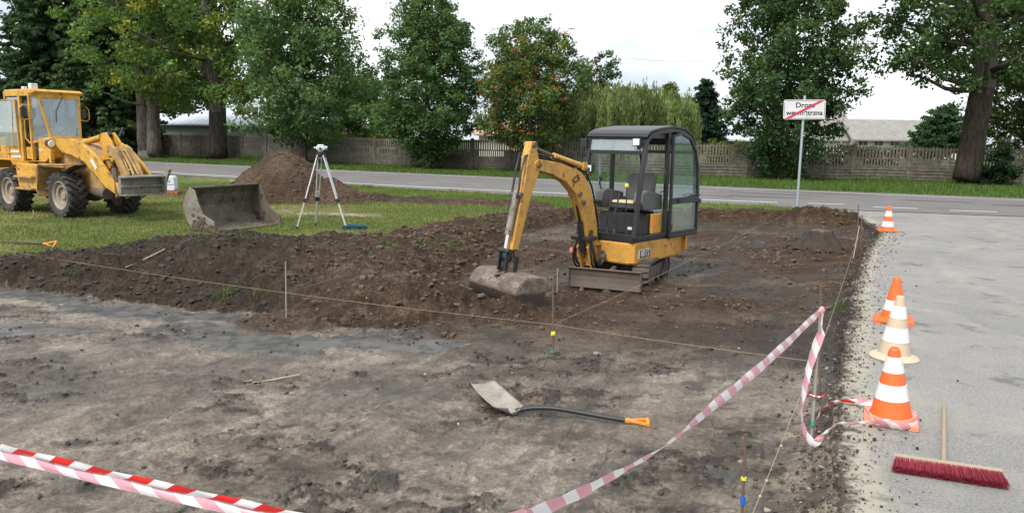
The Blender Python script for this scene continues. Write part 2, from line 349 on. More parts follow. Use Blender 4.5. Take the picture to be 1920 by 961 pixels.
def terrain(x, y, fine=True):
    x = np.asarray(x, float); y = np.asarray(y, float)
    wx = x+.18*fbm(x*1.7, y*1.7, 31, 3); wy = y+.18*fbm(x*1.7, y*1.7, 57, 3)
    jx = x+.05*fbm(x*5, y*5, 77, 3); jy = y+.05*fbm(x*5, y*5, 78, 3)
    ins = inside(x, y, PIT)
    dD = pdist(jx, jy, D); dG = pdist(wx, wy, G)
    sg = np.where(ins, 1, -1)
    # floor of the pit
    big = fbm(x*.5, y*.5, 3, 4)*.035
    ca, sa = math.cos(.42), math.sin(.42)
    u = x*ca-y*sa; v = x*sa+y*ca                       # v runs along the dragged tracks
    drag = fbm(u*3.3, v*.55, 11, 4)*.03 + fbm(x*.9, y*2.6, 12, 4)*.02
    med = fbm(x*4, y*4, 5, 4)*.012
    near = sstep(12, 6, y)
    floor = PITZ+big*.7+drag+med
    # grouser ruts by the wheels
    for off, wd in ((0, .16), (1.15, .16), (2.9, .13), (-1.3, .13)):
        q = (u+1.9-off+.12*np.sin(v*.7))/wd
        floor = floor-.018*np.exp(-q*q)*sstep(2.5, 3.5, v)*sstep(7.2, 6.2, v)
    for off in (-.55, .42, 2.35):
        lane = sstep(.13, .09, np.abs(u+1.9-off+.10*np.sin(v*.5+off)))*sstep(-.15, .2, fbm(x*1.3+off, y*1.3, 84, 3))*sstep(7.3, 6.6, y)
        floor = floor-lane*(.010+.011*sstep(.1, .6, np.sin(v*2*PI/.085)))
    floor = floor+.012*sstep(.88, .98, 1-np.abs(fbm(u*1.9, v*.42, 117, 4, .55)+.05*fbm(x*6, y*6, 118, 3))*2)
    st = inside(wx, wy, STRIP)
    dF = pdist(wx, wy, FK); dC, hc = pdist(wx, wy, CR, CRH)
    churn = np.maximum(sstep(-.04, .07, np.where(st, dF, -dF)+.05*fbm(x*9, y*9, 86, 3)), sstep(7.3, 8.6, y-.35*np.abs(x-.5)*0+.4*fbm(x*1.2, y*1.2, 9, 3)-.15*(x < -1.2)*0)*sstep(-2.3, -1.6, x)*(.22+.5*sstep(.0, .45, fbm(x*.55, y*1.1, 8, 4))))*ins
    hc2 = hc+.07*fbm(x*1.6, y*1.6, 21, 3)*sstep(.05, .2, hc)
    tn = dF/(dF+dC+1e-6); lo = PITZ+(hc2-PITZ)*np.sin(tn*PI/2)**.9
    tg = dG/(dG+dC+1e-6); hi = hc2*sstep(0, 1, tg)
    # between crest and grass or between foot and crest: the lower of the two ramps
    hs = np.where(dG < dF*.6, np.minimum(hi+.0, lo+10), lo); k = sstep(.42, .58, dG/(dG+dF+1e-6))
    hs = hi*(1-k)+lo*k
    h = np.where(ins, np.where(st, hs, floor), 0)
    out = .02*fbm(x*.35, y*.35, 41, 3)
    h = np.where(ins, h, out*sstep(0, 1, dG))
    # asphalt edge: ragged step with a small ramp of crumbs
    ramp = np.clip((.10+.05*fbm(x*3, y*3, 44, 2)-dD)/.10, 0, 1)*ins*.55
    h = h*(1-ramp)+(-.05)*ramp
    talus = np.exp(-(dD/.22)**2)*ins*(.06+.05*fbm(x*6, y*6, 45, 3)); h = h+talus*(1-ramp)
    nr = sstep(5.2, 3.2, y)*np.exp(-(dD/.55)**2)*ins; h = h+nr*.09
    for cx, cy, rx, ry, hh in BUMPS:
        e = ((x-cx)/rx)**2+((y-cy)/ry)**2; h = h+hh*np.exp(-e)*(1+.5*fbm(x*5, y*5, 61, 3)); churn = np.maximum(churn, np.exp(-e*.6)*.9)
    for pl, wd, hh in STRIPS:
        d = pdist(wx, wy, pl); h = h+hh*np.exp(-(d/wd)**2)*(1+.4*fbm(x*3, y*3, 63, 3)); churn = np.maximum(churn, sstep(1.6*wd, .9*wd, d))
    if fine:
        r1 = fbm(x*3.1, y*3.1, 71, 4, .6); r2 = fbm(x*7.5, y*7.5, 72, 4, .65)*1.3
        h = h+churn*(.062*r1+.045*r2+.018*fbm(x*20, y*20, 73, 3, .65))
        lm = sstep(.08, .40, fbm(x*6, y*8, 105, 5, .65))*sstep(-.15, .25, fbm(x*1.1, y*1.6, 106, 3))
        h = h+ins*(1-churn)*(.006*fbm(x*24, y*24, 74, 4, .7)+.010*np.maximum(0, fbm(x*7, y*11, 75, 4, .65))*2+lm*(.016+.014*fbm(x*28, y*28, 76, 3, .7)))
    # puddles
    pw = np.zeros(x.shape)
    frag = .09*fbm(x*7, y*9, 85, 4, .7)
    for e in PUD:
        pw = np.maximum(pw, 1-ell(x+.12*fbm(x*3, y*3, 81, 3), y+.10*fbm(x*3, y*3, 82, 3), e)+frag)
    pud = sstep(0, .25, pw)*ins*(h < PITZ+.045)
    lvl = PITZ-.004
    h = np.where(ins & (pw > -.4) & (h < 0), h-(.035*sstep(-.35, .35, pw)), h)
    water = (pw > .0) & ins & (h < lvl)
    h = np.where(water, lvl+.0022*fbm(x*5, y*9, 83, 3), h)
    return h, ins, churn, dD, dG, water, pw

def hz(x, y):
    return float(terrain(np.array([float(x)]), np.array([float(y)]))[0][0])

def build_ground():
    a1 = np.linspace(-39, 39, 980); a0 = np.linspace(-85, -39.6, 60); a2 = np.linspace(39.6, 85, 60)
    an = np.radians(np.concatenate([a0, a1, a2]))
    r = np.concatenate([np.exp(np.linspace(math.log(.9), math.log(26), 760)), np.exp(np.linspace(math.log(27), math.log(1500), 60))])
    A, Q = np.meshgrid(an, r); X = Q*np.sin(A); Y = Q*np.cos(A)
    x, y = X.ravel(), Y.ravel()
    h, ins, churn, dD, dG, water, pw = terrain(x, y)
    sg = np.where(ins, -1, 1)
    # where the driveway and the roads lie the sheet drops under them
    drv = inside(x, y, DRIVE); rd = inside(x, y, ROAD)
    dR = np.minimum(pdist(x, y, RN), pdist(x, y, RF)); h = np.where(ins, h, h*sstep(.2, 1.6, dR)); h = np.where(drv & ~ins, -.06, h); h = np.where(rd & ~drv, np.minimum(h, 0)-.004, h)
    n = len(r); k = len(an)
    i = np.arange((n-1)*k).reshape(n-1, k)[:, :-1].ravel()
    F = np.stack([i, i+1, i+k+1, i+k], 1)
    # ---- base colours
    def C(c): return np.array(c)[None, :]
    t1 = sstep(-.25, .3, fbm(x*.8, y*1.5, 101, 6, .6))[:, None]; t2 = sstep(-.2, .25, fbm(x*2.8, y*3.8, 102, 7, .72))[:, None]
    ca, sa = math.cos(.42), math.sin(.42); u = x*ca-y*sa; v = x*sa+y*ca
    t3 = sstep(.04, .13, fbm(u*3.6, v*.7, 103, 5, .6)+.22*fbm(x*9, y*9, 104, 4, .7))[:, None]
    mud = C((.20, .166, .134))*(1-t1)+C((.285, .243, .200))*t1
    t4 = sstep(.05, .12, fbm(x*2.4+.3*v, y*3.4, 116, 7, .74))[:, None]; rg = 1-np.abs(fbm(u*1.9, v*.42, 117, 4, .55)+.05*fbm(x*6, y*6, 118, 3))*2; ln = (sstep(.90, .97, rg)*sstep(-.1, .2, fbm(x*.9, y*.9, 119, 3)))[:, None]; ln2 = sstep(.86, .92, rg)[:, None]*(1-sstep(.92, .96, rg)[:, None])
    mud = mud*(1.14-.28*t2)*(1-.27*t3)*(1-.24*t4)*(1+.22*ln)*(1-.16*ln2)  # relief light and shade painted on drag ridges: crests lightened, flanks darkened
    lumps = sstep(.06, .18, fbm(x*6, y*8, 105, 6, .72))[:, None]*sstep(-.1, .12, fbm(x*1.1, y*1.6, 106, 4))[:, None]
    mud = mud*(1-.66*lumps); stk = sstep(.22, .4, fbm(u*11, v*1.0, 114, 3))[:, None]*sstep(0, .3, fbm(x*.8, y*.8, 115, 3))[:, None]; mud = mud*(1+.28*stk)
    brown = C((.050, .031, .021))*(1-t2)+C((.086, .056, .038))*t2
    dark = C((.021, .016, .013))*(1-t2)+C((.040, .031, .024))*t2
    bw = sstep(-3.4, -1.6, x+.6*fbm(x, y, 107, 3))[:, None]
    spoil = dark*(1-bw)+brown*bw
    floor_brown = sstep(6.5, 8.0, y+.5*fbm(x*1.2, y*1.2, 108, 4)+.25*x)[:, None]*sstep(-1.6, -.8, x)[:, None]
    sandy = sstep(.0, .4, fbm(x*.7, y*1.4, 109, 4))[:, None]
    fb = C((.064, .043, .029))*(1-sandy)+C((.125, .090, .062))*sandy
    fb = fb*(1-.35*t2)
    # the nearer strip by the tarmac is sand-streaked
    c = mud*(1-floor_brown)+fb*floor_brown
    ch = churn[:, None]; chw = sstep(.22, .6, ch); c = c*(1-chw*.9)+spoil*chw*.9
    damp = np.zeros(x.shape)
    for e in DAMP: damp = np.maximum(damp, sstep(1.15, .6, ell(x+.2*fbm(x*2, y*2, 111, 4), y+.2*fbm(x*2, y*2, 112, 4), e)))
    damp = np.maximum(damp, sstep(-.5, .1, pw)*.8); damp = damp*(1-churn)*ins
    c = c*(1-.52*damp[:, None])
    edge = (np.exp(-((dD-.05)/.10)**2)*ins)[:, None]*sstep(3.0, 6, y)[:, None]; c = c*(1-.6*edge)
    sand = (np.exp(-(dD/.5)**2)*ins*sstep(6.0, 3.5, y))[:, None]*sstep(-.3, .2, fbm(x*5, y*5, 113, 4))[:, None]
    c = c*(1-sand)+C((.20, .175, .13))*sand*1.0
    # grass
    g1 = sstep(-.4, .4, fbm(x*.45, y*.45, 121, 4))[:, None]; g2 = sstep(-.4, .4, fbm(x*2.2, y*2.2, 122, 4))[:, None]
    lawn = C((.105, .125, .038))*(1-g1)+C((.175, .175, .070))*g1; lawn = lawn*(.8+.35*g2)
    verge = C((.042, .078, .018))*(1-g2)+C((.065, .10, .026))*g2
    vz = sstep(17.5, 20, y+.3*x+.8*g1[:, 0]-.4)[:, None]; lawn = lawn*(1-vz*.55)+verge*vz*.55
    far = inside(x, y, BEYOND)[:, None]; lawn = np.where(far, verge, lawn)
    track = sstep(.42, .2, pdist(x+.1*g2[:, 0], y, [(-6.2, 18.3), (-4.8, 17.6), (-3.2, 17.2)]))[:, None]; lawn = lawn*(1-track)+C((.14, .115, .09))*track
    gm = np.where(ins, 0., 1.)*(1-sstep(.3, .6, churn))
    gm = gm*(1-track[:, 0]*.8)*np.where(drv | rd, 0, 1)
    # weeds on the spoil
    c = np.where(gm[:, None] > .02, c*(1-gm[:, None])+lawn*gm[:, None], c)
    rgh = np.full(x.shape, .86); rgh = rgh-.42*damp; rgh = np.where(water, .24+.18*sstep(-.25, .3, fbm(x*6, y*9, 131, 4)), rgh)
    rgh = np.where(ins & ~water & (churn < .4), rgh-.12*sstep(.1, .6, t3[:, 0]), rgh)
    c = np.where(water[:, None], C((.062, .058, .052))*(.55+.7*sstep(-.3, .3, fbm(x*9, y*9, 132, 4)))[:, None], c)
    ca4 = np.concatenate([np.clip(c, 0, 1), np.ones((len(x), 1))], 1)
    fine = np.where(water, 0.12, np.where(ins, .62+churn*.38, .5))
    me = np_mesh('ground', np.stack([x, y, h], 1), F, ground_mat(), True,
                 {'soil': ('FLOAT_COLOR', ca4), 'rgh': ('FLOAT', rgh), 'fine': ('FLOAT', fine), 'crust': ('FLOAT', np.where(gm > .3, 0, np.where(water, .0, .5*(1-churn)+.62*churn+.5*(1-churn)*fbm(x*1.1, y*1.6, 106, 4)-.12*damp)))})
    o = link('ground', me); tag(o, kind='structure')
    return o

def ground_mat():
    t = NT('soil_and_turf'); c = t.attr('soil'); r = t.attr('rgh', 'Fac'); f = t.attr('fine', 'Fac')
    pos = t.coord('Object'); n1 = t.noise(45, 6, .7, pos); n2 = t.noise(160, 4, .7, pos); n3 = t.noise(11, 6, .62, pos)
    s_ = t.math('ADD', t.math('MULTIPLY', n1, .5), t.math('ADD', t.math('MULTIPLY', n2, .25), t.math('MULTIPLY', n3, .25)))
    n0 = t.noise(24, 7, .72, pos); v = t.mix(t.ramp(n1, .43, .57), (.70, .69, .68), (1.32, 1.31, 1.30)); v = t.mix(1.0, v, t.mix(t.ramp(n2, .42, .58), (.74, .74, .74), (1.28, 1.27, 1.26)), 'MULTIPLY'); v = t.mix(1.0, v, t.mix(t.ramp(n0, .45, .52), (.80, .79, .78), (1.10, 1.10, 1.10)), 'MULTIPLY'); v = t.mix(1.0, v, t.mix(t.ramp(n3, .44, .56), (.86, .86, .86), (1.14, 1.13, 1.12)), 'MULTIPLY')
    cr = t.attr('crust', 'Fac'); nc = t.noise(3.6, 11, .74, t.coord('Object', (1, 1.5, 1), (0, 0, .3)), .3); ns = t.noise(19, 8, .72, pos)
    c1 = t.mix(f, c, t.mix(1.0, c, v, 'MULTIPLY')); m1 = t.ramp(t.math('ADD', nc, t.math('MULTIPLY', cr, .26)), .635, .672); m2 = t.ramp(t.math('ADD', ns, t.math('MULTIPLY', cr, .16)), .64, .67)
    mm = t.math('MAXIMUM', m1, t.math('MULTIPLY', m2, .8)); c1 = t.mix(t.math('MULTIPLY', mm, .50), c1, (.024, .017, .012))
    t.set('Base Color', c1)
    t.set('Roughness', r); t.set('Specular IOR Level', t.math('MULTIPLY', t.math('SUBTRACT', 1.0, r), .62))
    b = t.n('ShaderNodeBump', Distance=.03); t.l(t.math('MULTIPLY', f, .6), b.inputs['Strength']); t.l(t.math('ADD', t.math('ADD', t.math('MULTIPLY', s_, 2.0), t.math('MULTIPLY', n0, .9)), t.math('MULTIPLY', mm, .3)), b.inputs['Height']); t.l(b.outputs[0], t.b.inputs['Normal'])
    return t.m

# ---------------------------------------------------------------- roads
def densify(pl, step):
    o = []
    for (ax, ay), (bx, by) in zip(pl[:-1], pl[1:]):
        n = max(1, int(math.hypot(bx-ax, by-ay)/step))
        for i in range(n): o.append((ax+(bx-ax)*i/n, ay+(by-ay)*i/n))
    return o+[pl[-1]]

def smooth_line(pl, it=3):
    for _ in range(it):
        q = [pl[0]]
        for a, b in zip(pl[:-1], pl[1:]): q += [(a[0]*.75+b[0]*.25, a[1]*.75+b[1]*.25), (a[0]*.25+b[0]*.75, a[1]*.25+b[1]*.75)]
        pl = q+[pl[-1]]
    return pl

RN = [(-90, 80), (-40, 50.0), (-14.2, 32.6), (-5, 27.4), (0, 24.2), (5.2, 22.0), (8.5, 20.9), (13, 19.6), (25, 16.5), (70, 5)]      # near edge of the road
RF = [(-90, 92), (-40, 59.5), (-23.2, 48.8), (-10.8, 41.6), (0, 35.8), (7.3, 31.5), (12.7, 28.9), (17, 27.0), (40, 17.5), (85, 0)]      # far edge
RN, RF = smooth_line(RN), smooth_line(RF)
ROAD = RN + list(reversed(RF))
LN = [(-90, 81.2), (-40, 50.9), (-15.9, 35.0), (-6.05, 28.95), (-.4, 26.25), (5.37, 23.7), (7.9, 22.95)]
LF = [(-90, 90), (-40, 58.0), (-23.2, 47.3), (-10.8, 40.2), (0, 34.6), (7.3, 30.3), (12.7, 27.7), (17, 25.7), (40, 16.2)]

DRIVE = D + [(60, -8), (70, 5.2), (25, 16.7), (13, 19.8), (8.9, 20.9)]
BEYOND = RF + [(200, 0), (200, 600), (-300, 600), (-90, 100)]

def ribbon(name, A, B, z, mat, thick=.0, kind='structure'):
    """sheet between two polylines resampled by length"""
    def rs(pl, n):
        p = np.array(pl); d = np.concatenate([[0], np.cumsum(np.hypot(*np.diff(p, axis=0).T))]); t = np.linspace(0, d[-1], n)
        return np.stack([np.interp(t, d, p[:, 0]), np.interp(t, d, p[:, 1])], 1)
    n = 160; a, b = rs(A, n), rs(B, n); rows = 5
    V = np.concatenate([np.concatenate([a*(1-k/(rows-1))+b*k/(rows-1), np.full((n, 1), z)], 1) for k in range(rows)])
    F = [(k*n+i, k*n+i+1, (k+1)*n+i+1, (k+1)*n+i) for k in range(rows-1) for i in range(n-1)]
    o = link(name, np_mesh(name, V, F, mat)); tag(o, kind=kind); return o

def offset(pl, d):
    p = np.array(pl); t = np.gradient(p, axis=0); t /= np.hypot(t[:, 0], t[:, 1])[:, None]
    return [tuple(q) for q in p+np.stack([-t[:, 1], t[:, 0]], 1)*d]

def asphalt(name, c, c2, dusty=(.3, .27, .21), patch=None, sand=.0):
    t = NT(name); P = t.coord('Object'); ag = t.noise(62, 5, .85, P); ag2 = t.noise(240, 2, .8, P); big = t.noise(.45, 5, .6, P); mid = t.noise(3.2, 6, .65, P)
    k = t.mix(t.ramp(big, .35, .65), c, c2)
    k = t.mix(t.ramp(mid, .3, .75), k, t.mix(1.0, k, (.86, .85, .84), 'MULTIPLY'))
    k = t.mix(1.0, k, t.mix(t.ramp(t.math('ADD', t.math('MULTIPLY', ag, .5), t.math('MULTIPLY', ag2, .5)), .44, .56), (.58, .58, .59), (1.42, 1.41, 1.39)), 'MULTIPLY')
    if sand:
        k = t.mix(t.math('MULTIPLY', t.ramp(t.noise(1.15, 7, .68, t.coord('Object', (1, 1.35, 1)), .6), .50, .70), sand*.7), k, dusty)
        e_ = t.attr('edge', 'Fac'); nn_ = t.noise(6, 7, .7, t.coord('Object', (1, 1.8, 1)))
        k = t.mix(t.ramp(t.math('MULTIPLY', e_, t.math('ADD', nn_, .45)), .42, .62), k, dusty); k = t.mix(t.ramp(t.math('MULTIPLY', e_, t.noise(9, 6, .7)), .36, .50), k, (.06, .048, .037)); k = t.mix(t.ramp(t.noise(1.7, 8, .7, P), .57, .64), k, (.115, .11, .103)); br_ = t.ramp(t.noise(3.0, 6, .7, P), .45, .6)
        for cx, cy, r_ in ((11.5, 9.0, 5.6), (11.5, 9.0, 7.1), (14.0, 14.5, 4.2)):
            ds = t.n('ShaderNodeVectorMath', operation='DISTANCE'); t.l(P, ds.inputs[0]); ds.inputs[1].default_value = (cx, cy, 0); q_ = t.math('ABSOLUTE', t.math('SUBTRACT', ds.outputs['Value'], r_)); k = t.mix(t.math('MULTIPLY', t.math('MULTIPLY', t.math('LESS_THAN', q_, .11), br_), .32), k, (.33, .31, .265))
    if patch: k = t.mix(t.ramp(t.noise(.35, 2, .4, t.coord('Object', (1, 2.6, 1), (0, 0, .5))), .60, .63), k, patch)
    t.set('Base Color', k); t.set('Roughness', .82); t.bump(ag, .35, .006)
    return t.m, t

def build_roads():
    m_road, _ = asphalt('road_asphalt', (.128, .122, .120), (.150, .142, .136), patch=(.105, .10, .10))
    RNs, RFs = RN, RF
    ribbon('road', RNs, RFs, .016, m_road)
    wh = paint('road_paint', (.72, .72, .70), .25, .6, (.3, .29, .27), bump=0)
    for pl, wd in ((LN, .13), (LF, .10)):
        s = smooth_line(pl); ribbon('road_marking', offset(s, -wd/2), offset(s, wd/2), .021, wh)
    for a, b in (((8.75, 22.82), (9.75, 22.60)), ((10.22, 21.78), (11.35, 21.50)), ((12.0, 21.06), (13.12, 20.78)), ((14.2, 20.3), (15.4, 20.0)), ((16.6, 19.6), (17.8, 19.3))):
        ribbon('road_marking', offset([a, b], -.06), offset([a, b], .06), .023, wh)
    # dark repairs in the carriageway, thin skins of newer asphalt
    mp_, _ = asphalt('repair_asphalt', (.072, .070, .070), (.085, .082, .082))
    for i, (x, y, rx, ry, a) in enumerate([(9.0, 27.0, 1.6, .28, -.5), (8.3, 25.3, 1.3, .3, -.45), (13.4, 24.6, 1.0, .22, -.4), (15.4, 23.2, .8, .25, -.35), (11.2, 27.6, 1.9, .2, -.45), (6.6, 25.6, .8, .22, -.5), (5.9, 29.6, 2.6, .12, -.48)]):
        V = [(x, y)]; n = 22
        for k in range(n):
            th = 2*PI*k/n; q = 1+.18*math.sin(3*th+i)+.1*math.sin(5*th+2*i); u, v = rx*math.cos(th)*q, ry*math.sin(th)*q
            V.append((x+u*math.cos(a)-v*math.sin(a), y+u*math.sin(a)+v*math.cos(a)))
        o = link('road_repair', np_mesh('road_repair', [(p[0], p[1], .0195) for p in V], [(0, 1+k, 1+(k+1) % n) for k in range(n)], mp_)); tag(o, kind='structure')
    # driveway slab with a broken edge
    m_drv, t = asphalt('driveway_asphalt', (.19, .187, .18), (.235, .229, .216), (.29, .268, .215), sand=.7)
    L = densify(D, .035); L = np.array(L); jx = .07*fbm(L[:, 0]*2.2, L[:, 1]*2.2, 201, 4)+.022*fbm(L[:, 0]*7, L[:, 1]*7, 202, 4, .6)
    L[:, 0] += jx
    cols = [0, .03, .10, .25, .6, 1.3, 2.5, 5, 12, 30, 60]
    V = []; n = len(L)
    right = np.array([(60+0*i, y) for i, (x, y) in enumerate(L)])
    for dx in cols:
        x = L[:, 0]+dx; y = L[:, 1]*1.0
        # the top end follows the road
        z = np.full(n, .0)+.006*fbm(x*2, y*2, 205, 3)
        if dx == 0: z = z-.022-.02*np.abs(fbm(L[:, 0]*9, L[:, 1]*9, 203, 3))
        if dx == .03: z = z-.004
        V.append(np.stack([x, y, z], 1))
    Vb = V[0].copy(); Vb[:, 0] += .01; Vb[:, 2] = -.30; V = [Vb]+V
    V = np.concatenate(V)
    F = [(k*n+i, (k+1)*n+i, (k+1)*n+i+1, k*n+i+1) for k in range(len(cols)) for i in range(n-1)]
    # upper wedge up to the road
    eg = np.concatenate([np.full(n, 1.7), np.full(n, 1.35)]+[np.full(n, max(0, 1-dx/.5)) for dx in cols[1:]]); o = link('driveway', np_mesh('driveway', V, F, m_drv, False, {'edge': ('FLOAT', eg)})); tag(o, kind='structure')
    T = [(8.5, 18.95), (9.2, 18.9), (12, 18.9), (20, 18.9), (40, 18.9)]
    U = [(8.5, 20.95), (9.5, 20.65), (13, 19.62), (20, 19.0), (40, 18.95)]
    ribbon('driveway', [(8.52, 18.88), (13.5, 18.88), (18, 18.88)], [(8.52, 20.97), (13, 19.68), (16.2, 18.89)], .003, m_drv)
    return
ground = None
build_roads()
ground = build_ground()

# ---------------------------------------------------------------- loose clods and grass
ico = bmesh.new(); bmesh.ops.create_icosphere(ico, subdivisions=1, radius=1); IV = np.array([v.co[:] for v in ico.verts]); IF = np.array([[v.index for v in f.verts] for f in ico.faces]); ico.free()

def scatter_clods(name, x, y, size, mat, colr, sink=.25, label=None, z=None):
    n = len(x); h = terrain(x, y)[0] if z is None else z
    sc = size[:, None]*rng.uniform(.6, 1.25, (n, 3))*np.array([1, 1, .75]); th = rng.uniform(0, 2*PI, n)
    P = IV[None]*(1+.28*rng.standard_normal((n, len(IV), 1))*.8)*sc[:, None, :]
    c, s_ = np.cos(th)[:, None], np.sin(th)[:, None]
    X = P[:, :, 0]*c-P[:, :, 1]*s_+x[:, None]; Y = P[:, :, 0]*s_+P[:, :, 1]*c+y[:, None]; Z = P[:, :, 2]+(h+size*(.75-sink)*.6)[:, None]
    V = np.stack([X, Y, Z], 2).reshape(-1, 3); F = (IF[None]+np.arange(n)[:, None, None]*len(IV)).reshape(-1, 3)
    ca = np.repeat(np.concatenate([colr, np.ones((n, 1))], 1), len(IV), 0)
    o = link(name, np_mesh(name, V, F, mat, False, {'tone': ('FLOAT_COLOR', ca)})); tag(o, kind='stuff')
    if label: o['label'] = label
    return o

def tone_mat(name, rough=.9, transl=0, spec=.3, bump=0):
    t = NT(name); c = t.attr('tone')
    if transl:
        t.set('Base Color', c); t.set('Roughness', rough); t.set('Specular IOR Level', spec)
        tr = t.n('ShaderNodeBsdfTranslucent'); t.l(t.mix(1.0, c, (1.1, 1.25, .5), 'MULTIPLY'), tr.inputs[0]); m_ = t.n('ShaderNodeMixShader'); m_.inputs[0].default_value = transl
        t.l(t.b.outputs[0], m_.inputs[1]); t.l(tr.outputs[0], m_.inputs[2]); t.l(m_.outputs[0], t.o.inputs[0])
    else:
        n = t.noise(60, 4, .6); t.set('Base Color', t.mix(1.0, c, t.mix(n, (.6, .6, .6), (1.35, 1.33, 1.3)), 'MULTIPLY')); t.set('Roughness', rough)
    return t.m
clod_mat = tone_mat('clod_soil')
def clods():
    N = 130000; x = rng.uniform(-8.5, 8.6, N); y = rng.uniform(6.5, 20.8, N)
    h, ins, churn, dD, dG, water, pw = terrain(x, y, False)
    p = churn*ins*(.25+.75*sstep(-.2, .35, fbm(x*1.5, y*1.5, 141, 3)))*np.clip(1.25-y*.03, .3, 1)+.02*ins
    k = (rng.random(N) < p*.55) & ins & ~water; x, y = x[k], y[k]; n = len(x)
    s = np.clip(.0055*np.exp(rng.exponential(.58, n)), .005, .036)*(1+.022*y)
    bw = sstep(-3.4, -1.6, x)[:, None]; c = (np.array([[.036, .028, .022]])*(1-bw)+np.array([[.082, .056, .040]])*bw)*rng.uniform(.7, 1.35, (n, 1))
    scatter_clods('soil_clods', x, y, s, clod_mat, c, .35)
    N = 5200; x = rng.uniform(-8.5, 8.6, N); y = rng.uniform(7.6, 20.5, N)
    h, ins, churn, dD, dG, water, pw = terrain(x, y, False)
    st = inside(x, y, STRIP); k = ins & (churn > .6) & (rng.random(N) < np.where(st, .42, .10)); x, y = x[k], y[k]; n = len(x)
    s = rng.uniform(.03, .075, n)*(1-.3*rng.random(n)); bw = sstep(-3.4, -1.6, x)[:, None]
    scatter_clods('soil_lumps', x, y, s, clod_mat, (np.array([[.030, .023, .018]])*(1-bw)+np.array([[.062, .040, .028]])*bw)*rng.uniform(.75, 1.3, (n, 1)), .75)
    N = 60000; x = rng.uniform(-5.2, 3.2, N); y = rng.uniform(2.6, 8.6, N)**1.0
    h, ins, churn, dD, dG, water, pw = terrain(x, y, False)
    p = .015+.85*sstep(.05, .2, fbm(x*6, y*8, 105, 5, .65))*sstep(-.15, .25, fbm(x*1.1, y*1.6, 106, 3))+.4*np.exp(-(dD/.25)**2)
    k = (rng.random(N) < p*.6) & ins; x, y = x[k], y[k]; n = len(x)
    s = np.clip(.0032*np.exp(rng.exponential(.62, n)), .0026, .019)
    c = np.array([[.045, .036, .029]])*rng.uniform(.6, 1.6, (n, 1)); q = rng.random(n) < .04; c[q] = np.array([.3, .27, .22])*rng.uniform(.6, 1.2, (q.sum(), 1))
    scatter_clods('mud_crumbs', x, y, s, clod_mat, c, .3)
    # crumbs along the broken asphalt edge
    L = np.array(densify(D[1:11], .01)); q = L[rng.integers(0, len(L), 9000)]; off = rng.exponential(.13, 9000)*rng.choice([-1, 1.0], 9000, p=[.6, .4])
    x = q[:, 0]+off*.9; y = q[:, 1]-off*.4
    k = y > 2.4; x, y = x[k], y[k]; n = len(x); ins = inside(x, y, PIT); z = np.where(ins, terrain(x, y)[0], .003)
    s = np.clip(.0028*np.exp(rng.exponential(.5, n)), .002, .013)*(1+.02*y)
    c = np.where(rng.random((n, 1)) < .7, np.array([[.045, .036, .028]]), np.array([[.17, .155, .13]]))*rng.uniform(.6, 1.4, (n, 1))
    scatter_clods('edge_crumbs', x, y, s, clod_mat, c, .2, z=z)
clods()

grass_mat = tone_mat('grass_blades', .7, .25)
def blades(name, x, y, z, hh, w_, colr, lean=.5):
    n = len(x); a = rng.uniform(0, 2*PI, n); b = rng.uniform(0, 2*PI, n); le = lean*rng.random(n)*hh
    dx, dy = np.cos(a)*w_/2, np.sin(a)*w_/2
    V = np.stack([np.stack([x-dx, y-dy, z], 1), np.stack([x+dx, y+dy, z], 1), np.stack([x+np.cos(b)*le, y+np.sin(b)*le, z+hh], 1)], 1).reshape(-1, 3)
    F = np.arange(3*n).reshape(-1, 3); ca = np.repeat(np.concatenate([colr, np.ones((n, 1))], 1), 3, 0)
    o = link(name, np_mesh(name, V, F, grass_mat, False, {'tone': ('FLOAT_COLOR', ca)})); return tag(o, kind='stuff')

